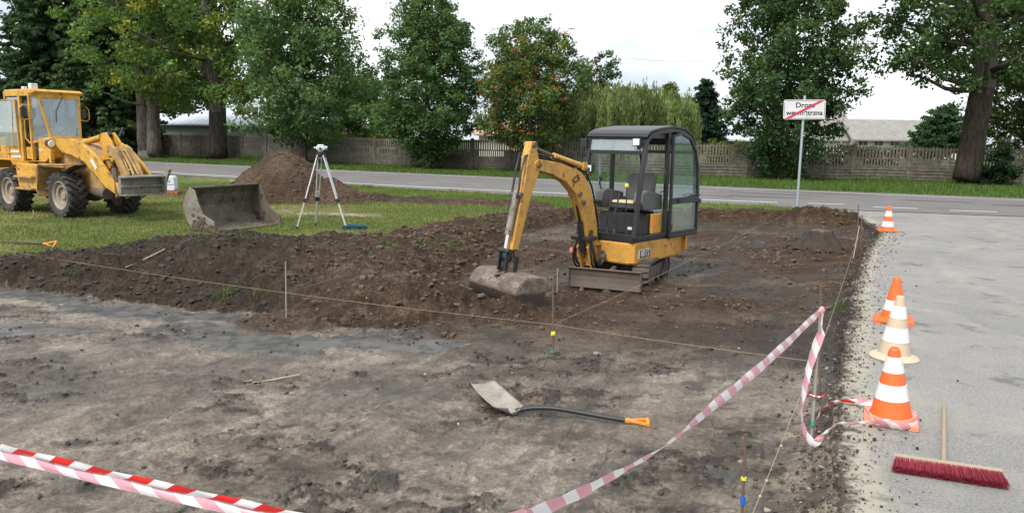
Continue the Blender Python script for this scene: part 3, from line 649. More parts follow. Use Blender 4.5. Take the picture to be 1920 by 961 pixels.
def grass():
    N = 420000; r = np.sqrt(rng.uniform(9.5**2, 30**2, N)); r = 9.5+(30-9.5)*rng.random(N)**1.35; a = np.radians(rng.uniform(-38, 20, N)); x = r*np.sin(a); y = r*np.cos(a)
    h, ins, churn, dD, dG, water, pw = terrain(x, y, False)
    k = ~ins & ~inside(x, y, ROAD) & ~inside(x, y, DRIVE) & ~inside(x, y, BEYOND) & (churn < .35)
    k &= pdist(x, y, [(-6.2, 18.3), (-4.8, 17.6), (-3.2, 17.2)]) > rng.uniform(.1, .5, N)
    x, y, h = x[k], y[k], h[k]; n = len(x)
    g1 = sstep(-.4, .4, fbm(x*.45, y*.45, 121, 4)); vz = sstep(17.5, 20, y+.3*x+.8*g1-.4)
    c1 = np.array([[.125, .165, .045]]); c2 = np.array([[.24, .24, .095]]); c = c1*(1-g1[:, None])+c2*g1[:, None]; c = c*(1-vz[:, None]*.5)+np.array([[.08, .15, .024]])*vz[:, None]*.5
    c = c*rng.uniform(.6, 1.45, (n, 1)); q = rng.random(n) < .12*(1-vz); c[q] = np.array([.26, .22, .12])*rng.uniform(.7, 1.1, (q.sum(), 1))
    hh = rng.uniform(.015, .045, n)*(1+1.2*vz)*(1+.6*sstep(.1, .5, fbm(x*2, y*2, 151, 3)))
    blades('lawn_grass', x, y, h, hh, .006+.0006*y, c)
    # verge by the fence and along the road edges
    N = 150000; t = rng.random(N); x = -48+t*85; rf = np.interp(x, [p[0] for p in RF], [p[1] for p in RF]); fy = np.interp(x, FXX, FYY)
    y = rf+.1+(fy-rf)*rng.random(N)**.9; k = np.abs(x/y) < .78; x, y = x[k], y[k]; n = len(x)
    hh = rng.uniform(.05, .16, n)*(1+1.0*sstep(.1, .5, fbm(x*.8, y*.8, 152, 3))); nearf = np.interp(x, FXX, FYY)-y; hh = hh*(1+.9*(nearf < .9))
    c = np.array([[.072, .13, .022]])*rng.uniform(.55, 1.5, (n, 1)); q = rng.random(n) < .05; c[q] = np.array([.2, .19, .08])
    blades('verge_grass', x, y, np.zeros(n), hh, .035, c)
    # weeds and turf scraps on the spoil
    T = [(-3.4, 8.9, .14, 90), (-2.95, 8.8, .10, 50), (-.95, 12.2, .2, 150), (-2.1, 10.2, .2, 120), (-1.75, 10.9, .2, 120), (-3.7, 10.5, .3, 160), (-1.3, 11.6, .3, 160), (-.75, 13.6, .25, 120), (-4.1, 10.3, .25, 100), (-.3, 15.2, .4, 160), (-2.3, 12.1, .3, 140),
         (7.0, 19.6, .6, 500), (6.2, 19.9, .6, 500), (7.9, 19.2, .35, 240), (5.2, 20.2, .6, 500), (3.9, 8.9, .06, 60), (3.95, 9.1, .05, 40), (8.0, 18.6, .3, 150), (-5.6, 9.6, .12, 60), (-2.6, 9.9, .16, 70)]
    X, Y, Hh, Cc = [], [], [], []
    for cx, cy, s, n in T:
        X.append(cx+rng.normal(0, s*.6, n)); Y.append(cy+rng.normal(0, s*.5, n)); Hh.append(rng.uniform(.03, .09, n)); Cc.append(np.array([[.075, .12, .03]])*rng.uniform(.5, 1.4, (n, 1)))
    x, y = np.concatenate(X), np.concatenate(Y); blades('weeds', x, y, terrain(x, y)[0]-.005, np.concatenate(Hh), .012, np.concatenate(Cc), .9)

FENCE = [(-75, 93), (-45, 71.8), (-29.7, 61.2), (-18.8, 53.7), (-6.6, 45.9), (-1.1, 42.3), (10.1, 38.1), (16.4, 36.9), (23.0, 35.5), (36, 32.6), (50, 29.6)]
FXX = [p[0] for p in FENCE]; FYY = [p[1] for p in FENCE]
grass()
# ---------------------------------------------------------------- concrete fence
def concrete_mat():
    t = NT('fence_concrete'); gp = t.n('ShaderNodeNewGeometry').outputs['Position']; a = t.noise(.55, 7, .68, gp); b = t.noise(5, 7, .72, gp)
    wood_ = t.coord('Object', (1, 1, 6)); g_ = t.noise(6, 3, .5, wood_)
    k = t.mix(t.ramp(a, .40, .60), (.12, .105, .083), (.205, .184, .15)); k = t.mix(t.ramp(b, .42, .66), k, (.055, .047, .036))
    k = t.mix(t.math('MULTIPLY', g_, .5), k, (.10, .09, .075)); t.set('Base Color', k); t.set('Roughness', .9); t.bump(b, .4, .02)
    return t.m
M['fence'] = concrete_mat()
def fence():
    root = thing('concrete_fence', 'long grey precast concrete fence with picket tops running behind the road', 'fence', (-1.1, 42.3, 0))
    # points every 2.45 m
    P = np.array(FENCE); d = np.concatenate([[0], np.cumsum(np.hypot(*np.diff(P, axis=0).T))]); s = np.arange(0, d[-1], 2.45)
    pts = [(np.interp(q, d, P[:, 0]), np.interp(q, d, P[:, 1])) for q in s]
    pts = [p for p in pts if -46 < p[0] < 36]
    pts = pts[-48:]
    L = 2.33
    def panel_mb(kind):
        mb = MB(); x0, x1 = -L/2, L/2
        # two plank-relief rows
        for z in (.02, .165, .31, .455, .60): mb.box(x0, x1, -.045, .045, z, z+.108)
        mb.box(x0, x1, -.008, .008, 0, .78)
        # arched row: solid ends, slats in the middle
        mb.box(x0, x1, -.026, .026, .745, .80); mb.box(x0, x1, -.026, .026, 1.10, 1.17)
        if kind:
            for i in range(13):
                x = x0+.36+i*(L-.72)/12; mb.box(x-.036, x+.036, -.02, .02, .80, 1.10)
            mb.box(x0, x0+.36, -.022, .022, .80, 1.10); mb.box(x1-.36, x1, -.022, .022, .80, 1.10)
        else:
            for z in (.80, .95): mb.box(x0, x1, -.024, .024, z, z+.142)
        # picket row with a top rail
        for i in range(16):
            x = x0+.05+i*(L-.10)/15; mb.box(x-.042, x+.042, -.022, .022, 1.165, 1.655)
            mb.prism([(x-.042, 1.655), (x+.042, 1.655), (x+.028, 1.71), (x-.028, 1.71)], -.02, .02)
        mb.box(x0, x1, -.031, .031, 1.56, 1.63)
        return mb
    pa = panel_mb(1).build('panel', M['fence'], root); pb = panel_mb(0).build('panel', M['fence'], root)
    po = MB().prism([(-.075, 0), (.075, 0), (.075, 1.74), (.03, 1.79), (-.03, 1.79), (-.075, 1.74)], -.07, .07).build('post', M['fence'], root)
    me = [pa.data, pb.data]; pm = po.data
    first = [pa, pb]; used = 0
    for i in range(len(pts)):
        (ax, ay) = pts[i]
        bx, by = pts[min(i+1, len(pts)-1)]
        if i == len(pts)-1: bx, by = ax+(ax-pts[i-1][0]), ay+(ay-pts[i-1][1])
        an = math.atan2(by-ay, bx-ax)
        o = po if i == 0 else po.copy()
        if i: col.objects.link(o)
        o.parent = root; o.location = Vector((ax, ay, 0))-root.location; o.rotation_euler = (0, 0, an)
        if i < len(pts)-1:
            k = 0 if (i*7) % 5 else 1
            o = first[k] if first[k] else None
            if o: first[k] = None
            else:
                o = bpy.data.objects.new('panel', me[k]); col.objects.link(o); o.parent = root
            o.location = Vector(((ax+bx)/2, (ay+by)/2, 0))-root.location; o.rotation_euler = (0, 0, an)
            o.rotation_euler.y = .006*math.sin(i*5.3); o.location.z = .015*math.sin(i*3.1)
            o.scale = (math.hypot(bx-ax, by-ay)/2.45, 1, 1)
fence()

# ---------------------------------------------------------------- buildings
def slate(name, c, c2, sx=1.0):
    t = NT(name); n = t.noise(2.2, 5, .6); w = t.n('ShaderNodeTexWave', Scale=sx, Distortion=.3); t.l(t.coord('Object', (1, 1, 1)), w.inputs['Vector'])
    k = t.mix(t.ramp(n, .35, .7), c, c2); k = t.mix(t.math('MULTIPLY', w.outputs[0], .35), k, tuple(x*.5 for x in c)); t.set('Base Color', k); t.set('Roughness', .75); return t.m
M['slate'] = slate('fibre_cement_roof', (.21, .20, .185), (.30, .285, .265), 1.1)
M['sheet'] = slate('metal_roof', (.48, .53, .60), (.58, .62, .68), .5)
M['wallg'] = paint('grey_render', (.30, .315, .30), .2, .85); M['wallw'] = paint('white_render', (.68, .66, .60), .2, .85)
M['win'] = flat('dark_window', (.05, .06, .07), .25); M['cream'] = paint('cream_render', (.62, .54, .36), .2, .85)
M['pinkroof'] = flat('faded_tiles', (.42, .28, .22), .8); M['greenroof'] = flat('green_sheet', (.04, .16, .10), .6)

def gable(name, label, x, y, w_, d_, h, hr, rz, wall, roof, nwin=0, wz=(1.8, 2.3), ww=.9, over=.4):
    """a long building; ridge along x"""
    t = thing(name, label, 'building', (x, y, 0), rz)
    mb = MB(); mb.prism([(-d_/2, 0), (d_/2, 0), (d_/2, h), (0, hr-.05), (-d_/2, h)], -w_/2, w_/2)
    mb.v = [(b, a, c) for a, b, c in mb.v]; mb.build('wall', wall, t)
    rf = MB()
    for s in (-1, 1):
        y0, z0 = s*(d_/2+over), h-over*(hr-h)/(d_/2); e = .12
        rf.add([(-w_/2-over, y0, z0), (w_/2+over, y0, z0), (w_/2+over, 0, hr), (-w_/2-over, 0, hr), (-w_/2-over, y0, z0+e), (w_/2+over, y0, z0+e), (w_/2+over, 0, hr+e), (-w_/2-over, 0, hr+e)],
               [(0, 1, 2, 3), (4, 7, 6, 5), (0, 4, 5, 1), (1, 5, 6, 2), (3, 2, 6, 7), (0, 3, 7, 4)])
    rf.build('roof', roof, t)
    for i in range(nwin):
        cx = -w_/2+w_*(i+.5)/nwin
        f = MB().box(cx-ww/2-.07, cx+ww/2+.07, -d_/2-.06, -d_/2+.02, wz[0]-.07, wz[1]+.07).build('window', M['white'], t)
        MB().box(cx-ww/2, cx-.03, -d_/2-.075, -d_/2-.062, wz[0], wz[1]).box(cx+.03, cx+ww/2, -d_/2-.075, -d_/2-.062, wz[0], wz[1]).build('pane', M['win'], f)
    return t
gable('long_shed', 'long low grey shed with pale blue metal roof behind the left fence', -23.6, 74.5, 25, 8, 2.62, 3.55, .0, M['wallg'], M['sheet'])
gable('farm_building', 'long white farm building with grey fibre-cement roof behind the right fence', 36.2, 72.5, 11.2, 6, 2.35, 4.0, -.02, M['wallw'], M['slate'], 8, (1.75, 2.12), .75)
gable('farm_annex', 'short pale annex with taller grey roof left of the white farm building', 29.2, 73.5, 3.2, 5, 2.4, 4.45, -.02, M['wallw'], M['slate'])
gable('small_house', 'small house with pale blue-grey metal roof behind the hedge beside the utility pole', 17.4, 63.5, 3.6, 4, 2.1, 3.1, .15, M['wallg'], M['sheet'])
gable('cream_house', 'small cream gabled house half hidden behind the trees above the fence', -14.9, 68, 2.6, 3, 2.5, 3.7, PI/2, M['cream'], M['cream'])
gable('pink_house', 'low house with pale walls and reddish roof showing between the two bushy trees', -.4, 62, 4.6, 4, 2.2, 3.2, 0, M['wallw'], M['pinkroof'], 2, (1.6, 2.1))
gable('green_hut', 'small dark green hut standing above the hedge behind the fence', -10.9, 66, 2.0, 2, 2.2, 2.8, .2, M['greenroof'], M['greenroof'])

# ---------------------------------------------------------------- poles and wires
def pole(x, y, h, label, cross=True, r=.11, lean=0):
    t = thing('utility_pole', label, 'pole', (x, y, 0)); t.rotation_euler = (0, lean, 0)
    MB().cyl((0, 0, -.2), (0, 0, h), r*1.2, r*.75, 10).build('shaft', M['stake'], t)
    if cross:
        MB().box(-.9, .9, -.06, .06, h-.6, h-.47).build('crossarm', M['stake'], t)
        for q in (-.8, 0, .8): MB().cyl((q, 0, h-.47), (q, 0, h-.3), .05, .04, 8).build('insulator', M['white'], t)
pole(8.4, 60, 5.9, 'wooden utility pole rising behind the weeping willow')
pole(15.9, 61, 4.6, 'thin utility pole beside the dark spruce and small house', False, .09)
pole(27.8, 66, 5.1, 'thin pale mast at the left end of the farm roof', False, .05)
pole(38.2, 68.5, 5.4, 'slim leaning mast standing in front of the farm roof near the ash tree', False, .06, .06)
def wire(pts, label, r=.012):
    c = []
    for (a, b) in zip(pts[:-1], pts[1:]):
        for i in range(16):
            t = i/16; p = Vector(a).lerp(Vector(b), t); p.z -= .6*4*t*(1-t)*.6; c.append(p)
    c.append(Vector(pts[-1])); o = MB().tube(c, r, 5).build('overhead_wire', M['ink'], None); return tag(o, label, 'wire')
wire([(8.4, 60, 8.0), (18.2, 61, 8.5), (48, 66, 9.5)], 'thin overhead wire crossing the white sky between the trees', .009)
wire([(8.4, 60, 5.6), (15.9, 61, 4.5)], 'low thin wire between the wooden pole and the thin pole', .010)

# ---------------------------------------------------------------- trees
leaf_mats = {}
def leaf_mat():
    if 'leaf' not in leaf_mats: leaf_mats['leaf'] = tone_mat('foliage', .7, .38, spec=.12)
    return leaf_mats['leaf']
def bark_mat(c=(.11, .092, .075), name='bark'):
    if name not in leaf_mats:
        t = NT(name); v = t.coord('Object', (1, 1, .22)); n = t.noise(9, 7, .7, v)
        t.set('Base Color', t.mix(t.ramp(n, .38, .62), tuple(x*.4 for x in c), tuple(x*1.35 for x in c))); t.set('Roughness', .92); t.bump(n, .9, .05); leaf_mats[name] = t.m
    return leaf_mats[name]

def leaf_mesh(C, Rd, per, size, base, var=.25, flat_=.0, hang=0, squash=.75):
    """C: cluster centres (n,3); Rd radii (n); per leaves per cluster"""
    n = len(C); N = n*per; ci = np.repeat(np.arange(n), per)
    d = rng.standard_normal((N, 3)); d /= np.linalg.norm(d, axis=1)[:, None]; rad = rng.random(N)**.45
    off = d*rad[:, None]*Rd[ci][:, None]*np.array([1, 1, squash]); P = C[ci]+off
    if hang: P[:, 2] -= hang*rng.random(N)*Rd[ci]
    nrm = d*.6+rng.standard_normal((N, 3))*.75+np.array([0, 0, .45+flat_]); nrm /= np.linalg.norm(nrm, axis=1)[:, None]
    t = np.cross(nrm, rng.standard_normal((N, 3))); t /= np.linalg.norm(t, axis=1)[:, None]; b = np.cross(nrm, t)
    s = size*rng.uniform(.55, 1.3, N)[:, None]
    if hang: t = np.tile([0, 0, -1.], (N, 1))+rng.standard_normal((N, 3))*.2; b = np.cross(nrm, t); b /= np.linalg.norm(b, axis=1)[:, None]
    ln, wd = .62, .34
    V = np.stack([P-t*s*ln, P+b*s*wd-nrm*s*.08, P+t*s*ln, P-b*s*wd-nrm*s*.08], 1).reshape(-1, 3)
    F = np.arange(4*N).reshape(-1, 4)
    cl = rng.uniform(1-var, 1+var, n)[ci]*rng.uniform(.72, 1.3, N); hue = rng.uniform(-1, 1, n)[ci]*.12
    c = np.array(base)[None]*cl[:, None]*np.stack([1+hue, np.ones(N), 1-hue], 1); ca = np.concatenate([np.clip(c, 0, 1), np.ones((N, 1))], 1)
    return V, F, np.repeat(ca, 4, 0)

def tree(name, label, loc, H, prof, trunk_r, nclu, per, lsize, base, seed, clr=(.5, .95), trunk_h=None, forks=1, lean=0, group=None, bark='bark', barkc=(.085, .068, .055),
         lobes=.18, squash=.75, bias=.5, limbs=16, berries=0, cat='tree', ecc=(1, 1), cx=(0, 0), hole=.0, yellow=0):
    """prof: crown radius at heights [(z, r), ...] (metres)"""
    global rng
    save = rng; rng = np.random.default_rng(seed); rd = random.Random(seed)
    root = thing(name, label, cat, loc, 0, group)
    pz = [p[0] for p in prof]; pr_ = [p[1] for p in prof]; z0, z1 = pz[0], pz[-1]
    # sample heights in proportion to radius
    zz = np.linspace(z0, z1, 200); ww = np.interp(zz, pz, pr_)+.15; z = rng.choice(zz, nclu, p=ww/ww.sum())+rng.normal(0, .15, nclu)
    th = rng.uniform(0, 2*PI, nclu); lob = 1+lobes*(np.sin(th*3+z*1.3+seed)+.8*np.sin(th*5-z*2.1+2*seed)+.7*np.sin(z*2.9+th*2))
    rr_ = np.interp(z, pz, pr_)*lob*(rng.random(nclu)**bias)
    C = np.stack([rr_*np.cos(th)*ecc[0]+cx[0]*sstep(z0, z1, z), rr_*np.sin(th)*ecc[1]+cx[1]*sstep(z0, z1, z), z], 1)
    if hole: C = C[fbm(C[:, 0]*.9+seed, C[:, 2]*.9+C[:, 1]*.5, seed, 2) > -hole]
    Rd = rng.uniform(clr[0], clr[1], len(C))
    V, F, ca = leaf_mesh(C, Rd, per, lsize, base, squash=squash)
    if yellow:
        k = np.repeat(rng.random(len(C)) < yellow, per); k4 = np.repeat(k, 4); ca[k4, :3] *= np.array([1.9, 1.35, .9])
    link('crown', np_mesh('crown', V, F, leaf_mat(), False, {'tone': ('FLOAT_COLOR', ca)}), root)
    # trunk with forks and limbs
    mb = MB(); th_ = trunk_h or z0+1; top = z1*.9
    for f in range(forks):
        a = rd.uniform(0, 6.28) if forks > 1 else 0; sp = (.22*trunk_r*4 if forks > 1 else 0)
        pts = []; rs = []; n = 30
        for i in range(n+1):
            q = i/n; zt = top*q; k = max(0, (zt-th_)/(top-th_+.01))
            pts.append((math.cos(a)*(sp*.0+k*2.2*(forks > 1))+cx[0]*k+lean*zt+.06*math.sin(q*7+seed), math.sin(a)*(k*1.6*(forks > 1))+cx[1]*k+.06*math.cos(q*6+seed), zt-.1))
            rs.append(trunk_r*(1+.4*math.exp(-zt/.35))*(1-.12*min(1, zt/th_))*(1-.85*k))
        mb.tube(pts, rs, 12)
    for i in range(limbs):
        c = C[rd.randrange(len(C))]; zt = max(th_*.8, min(c[2]*.8, c[2]-rd.uniform(.3, 1.6))); k = max(0, (zt-th_)/(top-th_+.01))
        s0 = Vector((lean*zt+cx[0]*k, cx[1]*k, zt)); e = Vector(c); mid = s0.lerp(e, .5)+Vector((0, 0, -.15*(e-s0).length*.4)); rb = trunk_r*.32*(1-k*.7)
        mb.tube([s0, s0.lerp(mid, .6), mid, mid.lerp(e, .6)+Vector((0, 0, .1)), e], [rb, rb*.8, rb*.55, rb*.35, rb*.12], 6)
    mb.build('trunk', bark_mat(barkc, bark), root)
    if berries:
        sel = rng.integers(0, len(C), berries); c0 = C[sel]; n_ = np.linalg.norm(c0[:, :2], axis=1)[:, None]+.01
        p = c0+np.concatenate([c0[:, :2]/n_*Rd[sel][:, None]*.75, rng.normal(0, .3, (berries, 1))], 1)
        per_b = 15; q = np.repeat(p, per_b, 0)+rng.normal(0, .075, (berries*per_b, 3))*np.array([1.4, 1.4, .6]); s = .030
        O = np.array([[1, 0, 0], [-1, 0, 0], [0, 1, 0], [0, -1, 0], [0, 0, 1], [0, 0, -1]])*s; T = np.array([[0, 2, 4], [2, 1, 4], [1, 3, 4], [3, 0, 4], [2, 0, 5], [1, 2, 5], [3, 1, 5], [0, 3, 5]])
        VV = (q[:, None]+O[None]).reshape(-1, 3); FF = (T[None]+np.arange(len(q))[:, None, None]*6).reshape(-1, 3)
        tag(link('berries', np_mesh('berries', VV, FF, flat('rowan_berries', (.36, .10, .035), .5), False), root), kind='stuff')
    rng = save
    return root

def conifer(name, label, loc, H, r0_, trunk_r, tiers, base, seed, per=60, lsize=.22, droop=.25, z0=1.5, cat='tree', group=None, power=1.0):
    global rng
    save = rng; rng = np.random.default_rng(seed)
    root = thing(name, label, cat, loc, 0, group); C = []; mb = MB(); mb.tube([(0, 0, -.1), (0, 0, H*.5), (0, 0, H)], [trunk_r, trunk_r*.6, .02], 10)
    for i in range(tiers):
        q = i/tiers; z = z0+(H-z0)*q; rad = r0_*(1-q)**power*rng.uniform(.8, 1.12)+.15; nb = max(4, int(9*(1-q)+4))
        for b in range(nb):
            a = 2*PI*(b+rng.random())/nb; L = rad*rng.uniform(.7, 1.1); k = max(2, int(L/.38))
            for j in range(k):
                t = (j+1)/k; C.append((math.cos(a)*L*t, math.sin(a)*L*t, z-droop*L*t+.12*rng.standard_normal()))
            if i % 2 == 0: mb.tube([(0, 0, z), (math.cos(a)*L*.9, math.sin(a)*L*.9, z-droop*L*.9)], [trunk_r*.2*(1-q)+.01, .006], 4)
    C = np.array(C); V, F, ca = leaf_mesh(C, np.full(len(C), .36), per, lsize, base, squash=.45)
    link('crown', np_mesh('crown', V, F, leaf_mat(), False, {'tone': ('FLOAT_COLOR', ca)}), root); mb.build('trunk', bark_mat(), root); rng = save
    return root

def willow():
    global rng
    save = rng; rng = np.random.default_rng(5)
    root = thing('weeping_willow', 'pale green weeping willow with hanging strands behind the excavator', 'tree', (6.6, 47.5, 0))
    mb = MB(); mb.tube([(0, 0, -.1), (.1, 0, 1.5), (0, .1, 3.2)], [.34, .28, .2], 12)
    VV, FF, CC = [], [], []
    P, T_, Cb = [], [], []
    for i in range(680):
        a = rng.uniform(0, 2*PI); r = rng.random()**.6*4.3; x, y = r*math.cos(a)*1.08, r*math.sin(a)*.85
        zt = 4.62-.16*(r/4.3)**2.6*9*.62+rng.normal(0, .22)+.35*math.sin(a*4+1); L = rng.uniform(1.8, 3.4)*(.5+.6*r/3.6); bright = rng.uniform(.45, 1.5)
        if i % 14 == 0: mb.tube([(0, 0, 2.6), (x*.5, y*.5, zt*.95), (x, y, zt)], [.09, .05, .01], 5)
        dr = rng.uniform(.05, .3); n = int(L/.06)
        for j in range(n):
            q = j*.06; w_ = dr*math.sin(min(1.2, q)*1.3)
            P.append((x+math.cos(a)*w_+rng.normal(0, .07), y+math.sin(a)*w_+rng.normal(0, .07), zt-q+rng.normal(0, .03))); Cb.append(bright)
    P = np.array(P); Cb = np.array(Cb); k = 3; P = np.repeat(P, k, 0)+rng.normal(0, .06, (len(P)*k, 3)); Cb = np.repeat(Cb, k); N = len(P)
    t = np.tile([0, 0, -1.], (N, 1))+rng.standard_normal((N, 3))*.16; b = np.cross(t, rng.standard_normal((N, 3))); b /= np.linalg.norm(b, axis=1)[:, None]; s = .17*rng.uniform(.6, 1.3, (N, 1))
    V = np.stack([P-t*s*.7, P+b*s*.16, P+t*s*.7, P-b*s*.16], 1).reshape(-1, 3); F = np.arange(4*N).reshape(-1, 4)
    c = np.array([[.17, .215, .085]])*(Cb*rng.uniform(.75, 1.25, N))[:, None]; ca = np.repeat(np.concatenate([c, np.ones((N, 1))], 1), 4, 0)
    link('crown', np_mesh('crown', V, F, leaf_mat(), False, {'tone': ('FLOAT_COLOR', ca)}), root); mb.build('trunk', bark_mat(), root); rng = save

GR, GD, GY, GB = (.120, .185, .056), (.086, .144, .052), (.150, .200, .050), (.105, .168, .068)
RT = 'roadside trees along the fence'
# left to right, in front of the fence
conifer('larch', 'tall dark conifer at the far left edge behind the yellow loader', (-35.5, 60, 0), 17, 4.6, .3, 34, (.062, .102, .050), 1, per=36, lsize=.30, droop=.32, z0=2.0, power=.6, group=RT)
conifer('larch', 'tall feathery dark larch just right of the loader cab', (-30.4, 57.5, 0), 16.5, 3.9, .3, 34, (.072, .116, .054), 2, per=36, lsize=.28, droop=.35, z0=1.5, power=.6, group=RT)
tree('lime_tree', 'tall yellowish-green tree between the larch and the twin-trunk tree', (-29.6, 64.5, 0), 16, [(3.4, 2), (6, 4.2), (11, 4.6), (15.5, 2)], .3, 360, 62, .26, GY, 3, group=RT, hole=.25, yellow=.2)
t_ = tree('twin_trunk_tree', 'tall tree with two close thick trunks standing before the fence', (-24.8, 53.6, 0), 17, [(4.0, 2.2), (5.4, 4.6), (9, 5.0), (13, 4.4), (16, 2)], .46, 430, 62, .25, GR, 4, trunk_h=4.5, limbs=24, group=RT, hole=.22, yellow=.12)
mb = MB().tube([(-.75, 0, -.1), (-.78, 0, 1.2), (-.72, 0, 4), (-1.0, .1, 8), (-1.5, 0, 12)], [.55, .42, .38, .28, .1], 12); mb.build('trunk', bark_mat(), t_)
tree('maple_tree', 'tall broad tree with single stout forked trunk left of the soil mound', (-20.2, 53.0, 0), 17, [(4.3, 2.5), (5.8, 4.8), (9, 5.2), (13, 4.6), (16, 2)], .62, 450, 62, .25, (.118, .178, .052), 5, trunk_h=4.2, forks=2, limbs=24, group=RT, hole=.2, yellow=.1)
tree('ash_tree', 'dense green tree with low branches directly behind the tripod', (-13.1, 48.0, 0), 12, [(1.5, 1.5), (2.6, 3.7), (4.5, 4.2), (7, 3.8), (10, 2.7), (12.3, .8)], .30, 640, 62, .20, GB, 6, group=RT, hole=.25, limbs=24, lobes=.16)
tree('hornbeam', 'dense dark upright tree reaching the top edge in the middle of the fence', (-4.75, 42.9, 0), 9.6, [(.35, .5), (1.3, 1.4), (2.3, 2.6), (3.6, 2.95), (5.5, 2.75), (7.6, 2.2), (9.0, 1.4), (9.9, .35)], .2, 760, 66, .15, GD, 7, clr=(.3, .62), group=RT, hole=.5, lobes=.12, trunk_h=1.5, bias=.42)
tree('rowan_tree', 'rounded rowan tree dotted with orange-red berries', (.9, 40.2, 0), 7.6, [(1.2, .8), (2.0, 1.9), (3.2, 2.55), (5, 2.6), (6.5, 2.1), (7.6, .9)], .16, 560, 62, .145, (.096, .142, .046), 8, clr=(.3, .6), group=RT, hole=.5, bias=.42, berries=160, trunk_h=1.6, lobes=.16, yellow=.08)
tree('linden_tree', 'tall dark leafy linden behind the white road sign', (12.9, 36.9, 0), 12, [(.5, .7), (1.6, 1.7), (2.6, 2.6), (4.5, 3.05), (6.5, 2.9), (9, 2.2), (11.5, 1.0), (12.4, .3)], .26, 760, 66, .16, (.066, .112, .044), 9, clr=(.32, .65), group=RT, hole=.45, lobes=.2, bias=.42, trunk_h=1.8, limbs=26)
t_ = tree('ash_tree', 'huge tree with thick leaning trunk and overhanging boughs at the right', (20.9, 35.6, 0), 15, [(4.6, 2.4), (6.0, 5.0), (8.5, 5.6), (12, 5.0), (15, 2.0)], .56, 860, 62, .18, (.072, .122, .044), 10, clr=(.4, .85), lean=.075, trunk_h=5.2, forks=2, limbs=44, group=RT, hole=.22, lobes=.22, bark='ashbark', barkc=(.10, .078, .06), bias=.42)
tree('laurel_bush', 'dark round bush at the foot of the thick leaning trunk', (22.1, 35.1, 0), 1.6, [(.1, .5), (.6, .75), (1.2, .6), (1.6, .25)], .04, 46, 60, .11, (.022, .048, .022), 11, clr=(.2, .35), cat='bush', trunk_h=.4)
tree('laurel_bush', 'small green suckers growing at the base of the dark linden', (13.3, 36.2, 0), .9, [(.05, .6), (.5, .6), (.9, .2)], .03, 30, 50, .10, (.035, .06, .022), 12, clr=(.2, .3), cat='bush', trunk_h=.3)
# behind the fence
BT = 'trees beyond the fence'
tree('poplar', 'open pale green tree rising behind the rowan tree', (6.2, 58, 0), 8.6, [(3, 1), (4.6, 1.9), (6.6, 2.0), (8.2, .8)], .16, 95, 55, .21, (.07, .105, .055), 20, clr=(.35, .6), group=BT, hole=.15)
willow()
conifer('thuja', 'pointed yellow-green conifer peeking over the weeping willow', (11.6, 58.5, 0), 6.2, 1.5, .12, 22, (.12, .15, .035), 21, per=34, lsize=.18, group=BT)
conifer('spruce', 'dark blue-green spruce standing right of the weeping willow', (14.3, 58.5, 0), 6.4, 1.9, .14, 22, (.022, .046, .030), 22, per=40, lsize=.2, droop=.1, group=BT, power=.75)
tree('walnut_tree', 'rounded mid-green tree filling the gap left of the hornbeam behind the fence', (-11.5, 64, 0), 7, [(.6, 2), (2.5, 3.2), (4.5, 3.0), (6.3, 1.2)], .2, 170, 60, .24, (.048, .080, .036), 23, group=BT)
tree('plum_tree', 'dark low tree behind the fence between tripod and cream house', (-17.3, 66, 0), 6.5, [(.6, 2), (2.5, 3.2), (4.5, 2.6), (6.0, 1.0)], .2, 130, 60, .24, (.035, .062, .03), 24, group=BT)
conifer('pine_tree', 'small light green pine standing left of the thick leaning trunk', (27.2, 49.5, 0), 4.2, 1.7, .12, 14, (.05, .098, .045), 25, per=42, lsize=.18, droop=-.05, group=BT, power=.5)
tree('beech_tree', 'large dark olive tree behind the fence at the far right edge', (34.5, 50, 0), 13, [(.8, 3), (3, 5.2), (7, 5.4), (11, 3.6), (13.5, 1)], .35, 420, 60, .26, (.048, .066, .022), 26, group=BT)
for i, (x, y, h, r, lb) in enumerate([(-44, 76, 15, 6, 'tall dark background tree furthest left behind the loader'), (-34.5, 82, 14, 6, 'tall background tree behind the larch and lime'), (-25.5, 88, 13, 5.5, 'background tree rising behind the roof of the long shed'), (-18.5, 86, 10, 4.6, 'smaller background tree at the right end of the long shed')]):
    tree('background_tree', lb, (x, y, 0), h, [(.5, r*.5), (h*.3, r), (h*.7, r*.9), (h, r*.3)], .35, 230, 60, .36, [(.032, .054, .030), (.038, .06, .03), (.075, .10, .03), (.04, .066, .03)][i], 30+i, clr=(.8, 1.4), group=BT, hole=.1)
def hedge(label, a, b, h, base, seed, n=90, wdt=.5):
    global rng
    save = rng; rng = np.random.default_rng(seed); a, b = np.array(a), np.array(b); t = rng.random((n, 1)); P = a*(1-t)+b*t; C = np.concatenate([P+rng.normal(0, wdt*.4, (n, 2)), rng.uniform(.3, h-.25, (n, 1))], 1)
    o0 = np.array([*a, 0]); V, F, ca = leaf_mesh(C-o0, np.full(n, .45), 70, .14, base, squash=.8)
    root = thing('hedge', label, 'hedge', tuple(o0)); link('foliage', np_mesh('foliage', V, F, leaf_mat(), False, {'tone': ('FLOAT_COLOR', ca)}), root)
    mb = MB()
    for q in range(8): p = (b-a)*(q+.5)/8; mb.tube([(p[0], p[1], 0), (p[0]+.1, p[1], h*.6)], [.03, .01], 5)
    mb.build('stem', bark_mat(), root); rng = save
hedge('yellow-green clipped hedge showing over the fence left of the hornbeam', (-12.3, 52.5), (-8.2, 49.5), 2.05, (.12, .15, .035), 41, 80)
hedge('bright green hedge over the fence right of the excavator cab', (10.2, 42.2), (15.5, 41.0), 1.95, (.13, .16, .035), 42, 110)
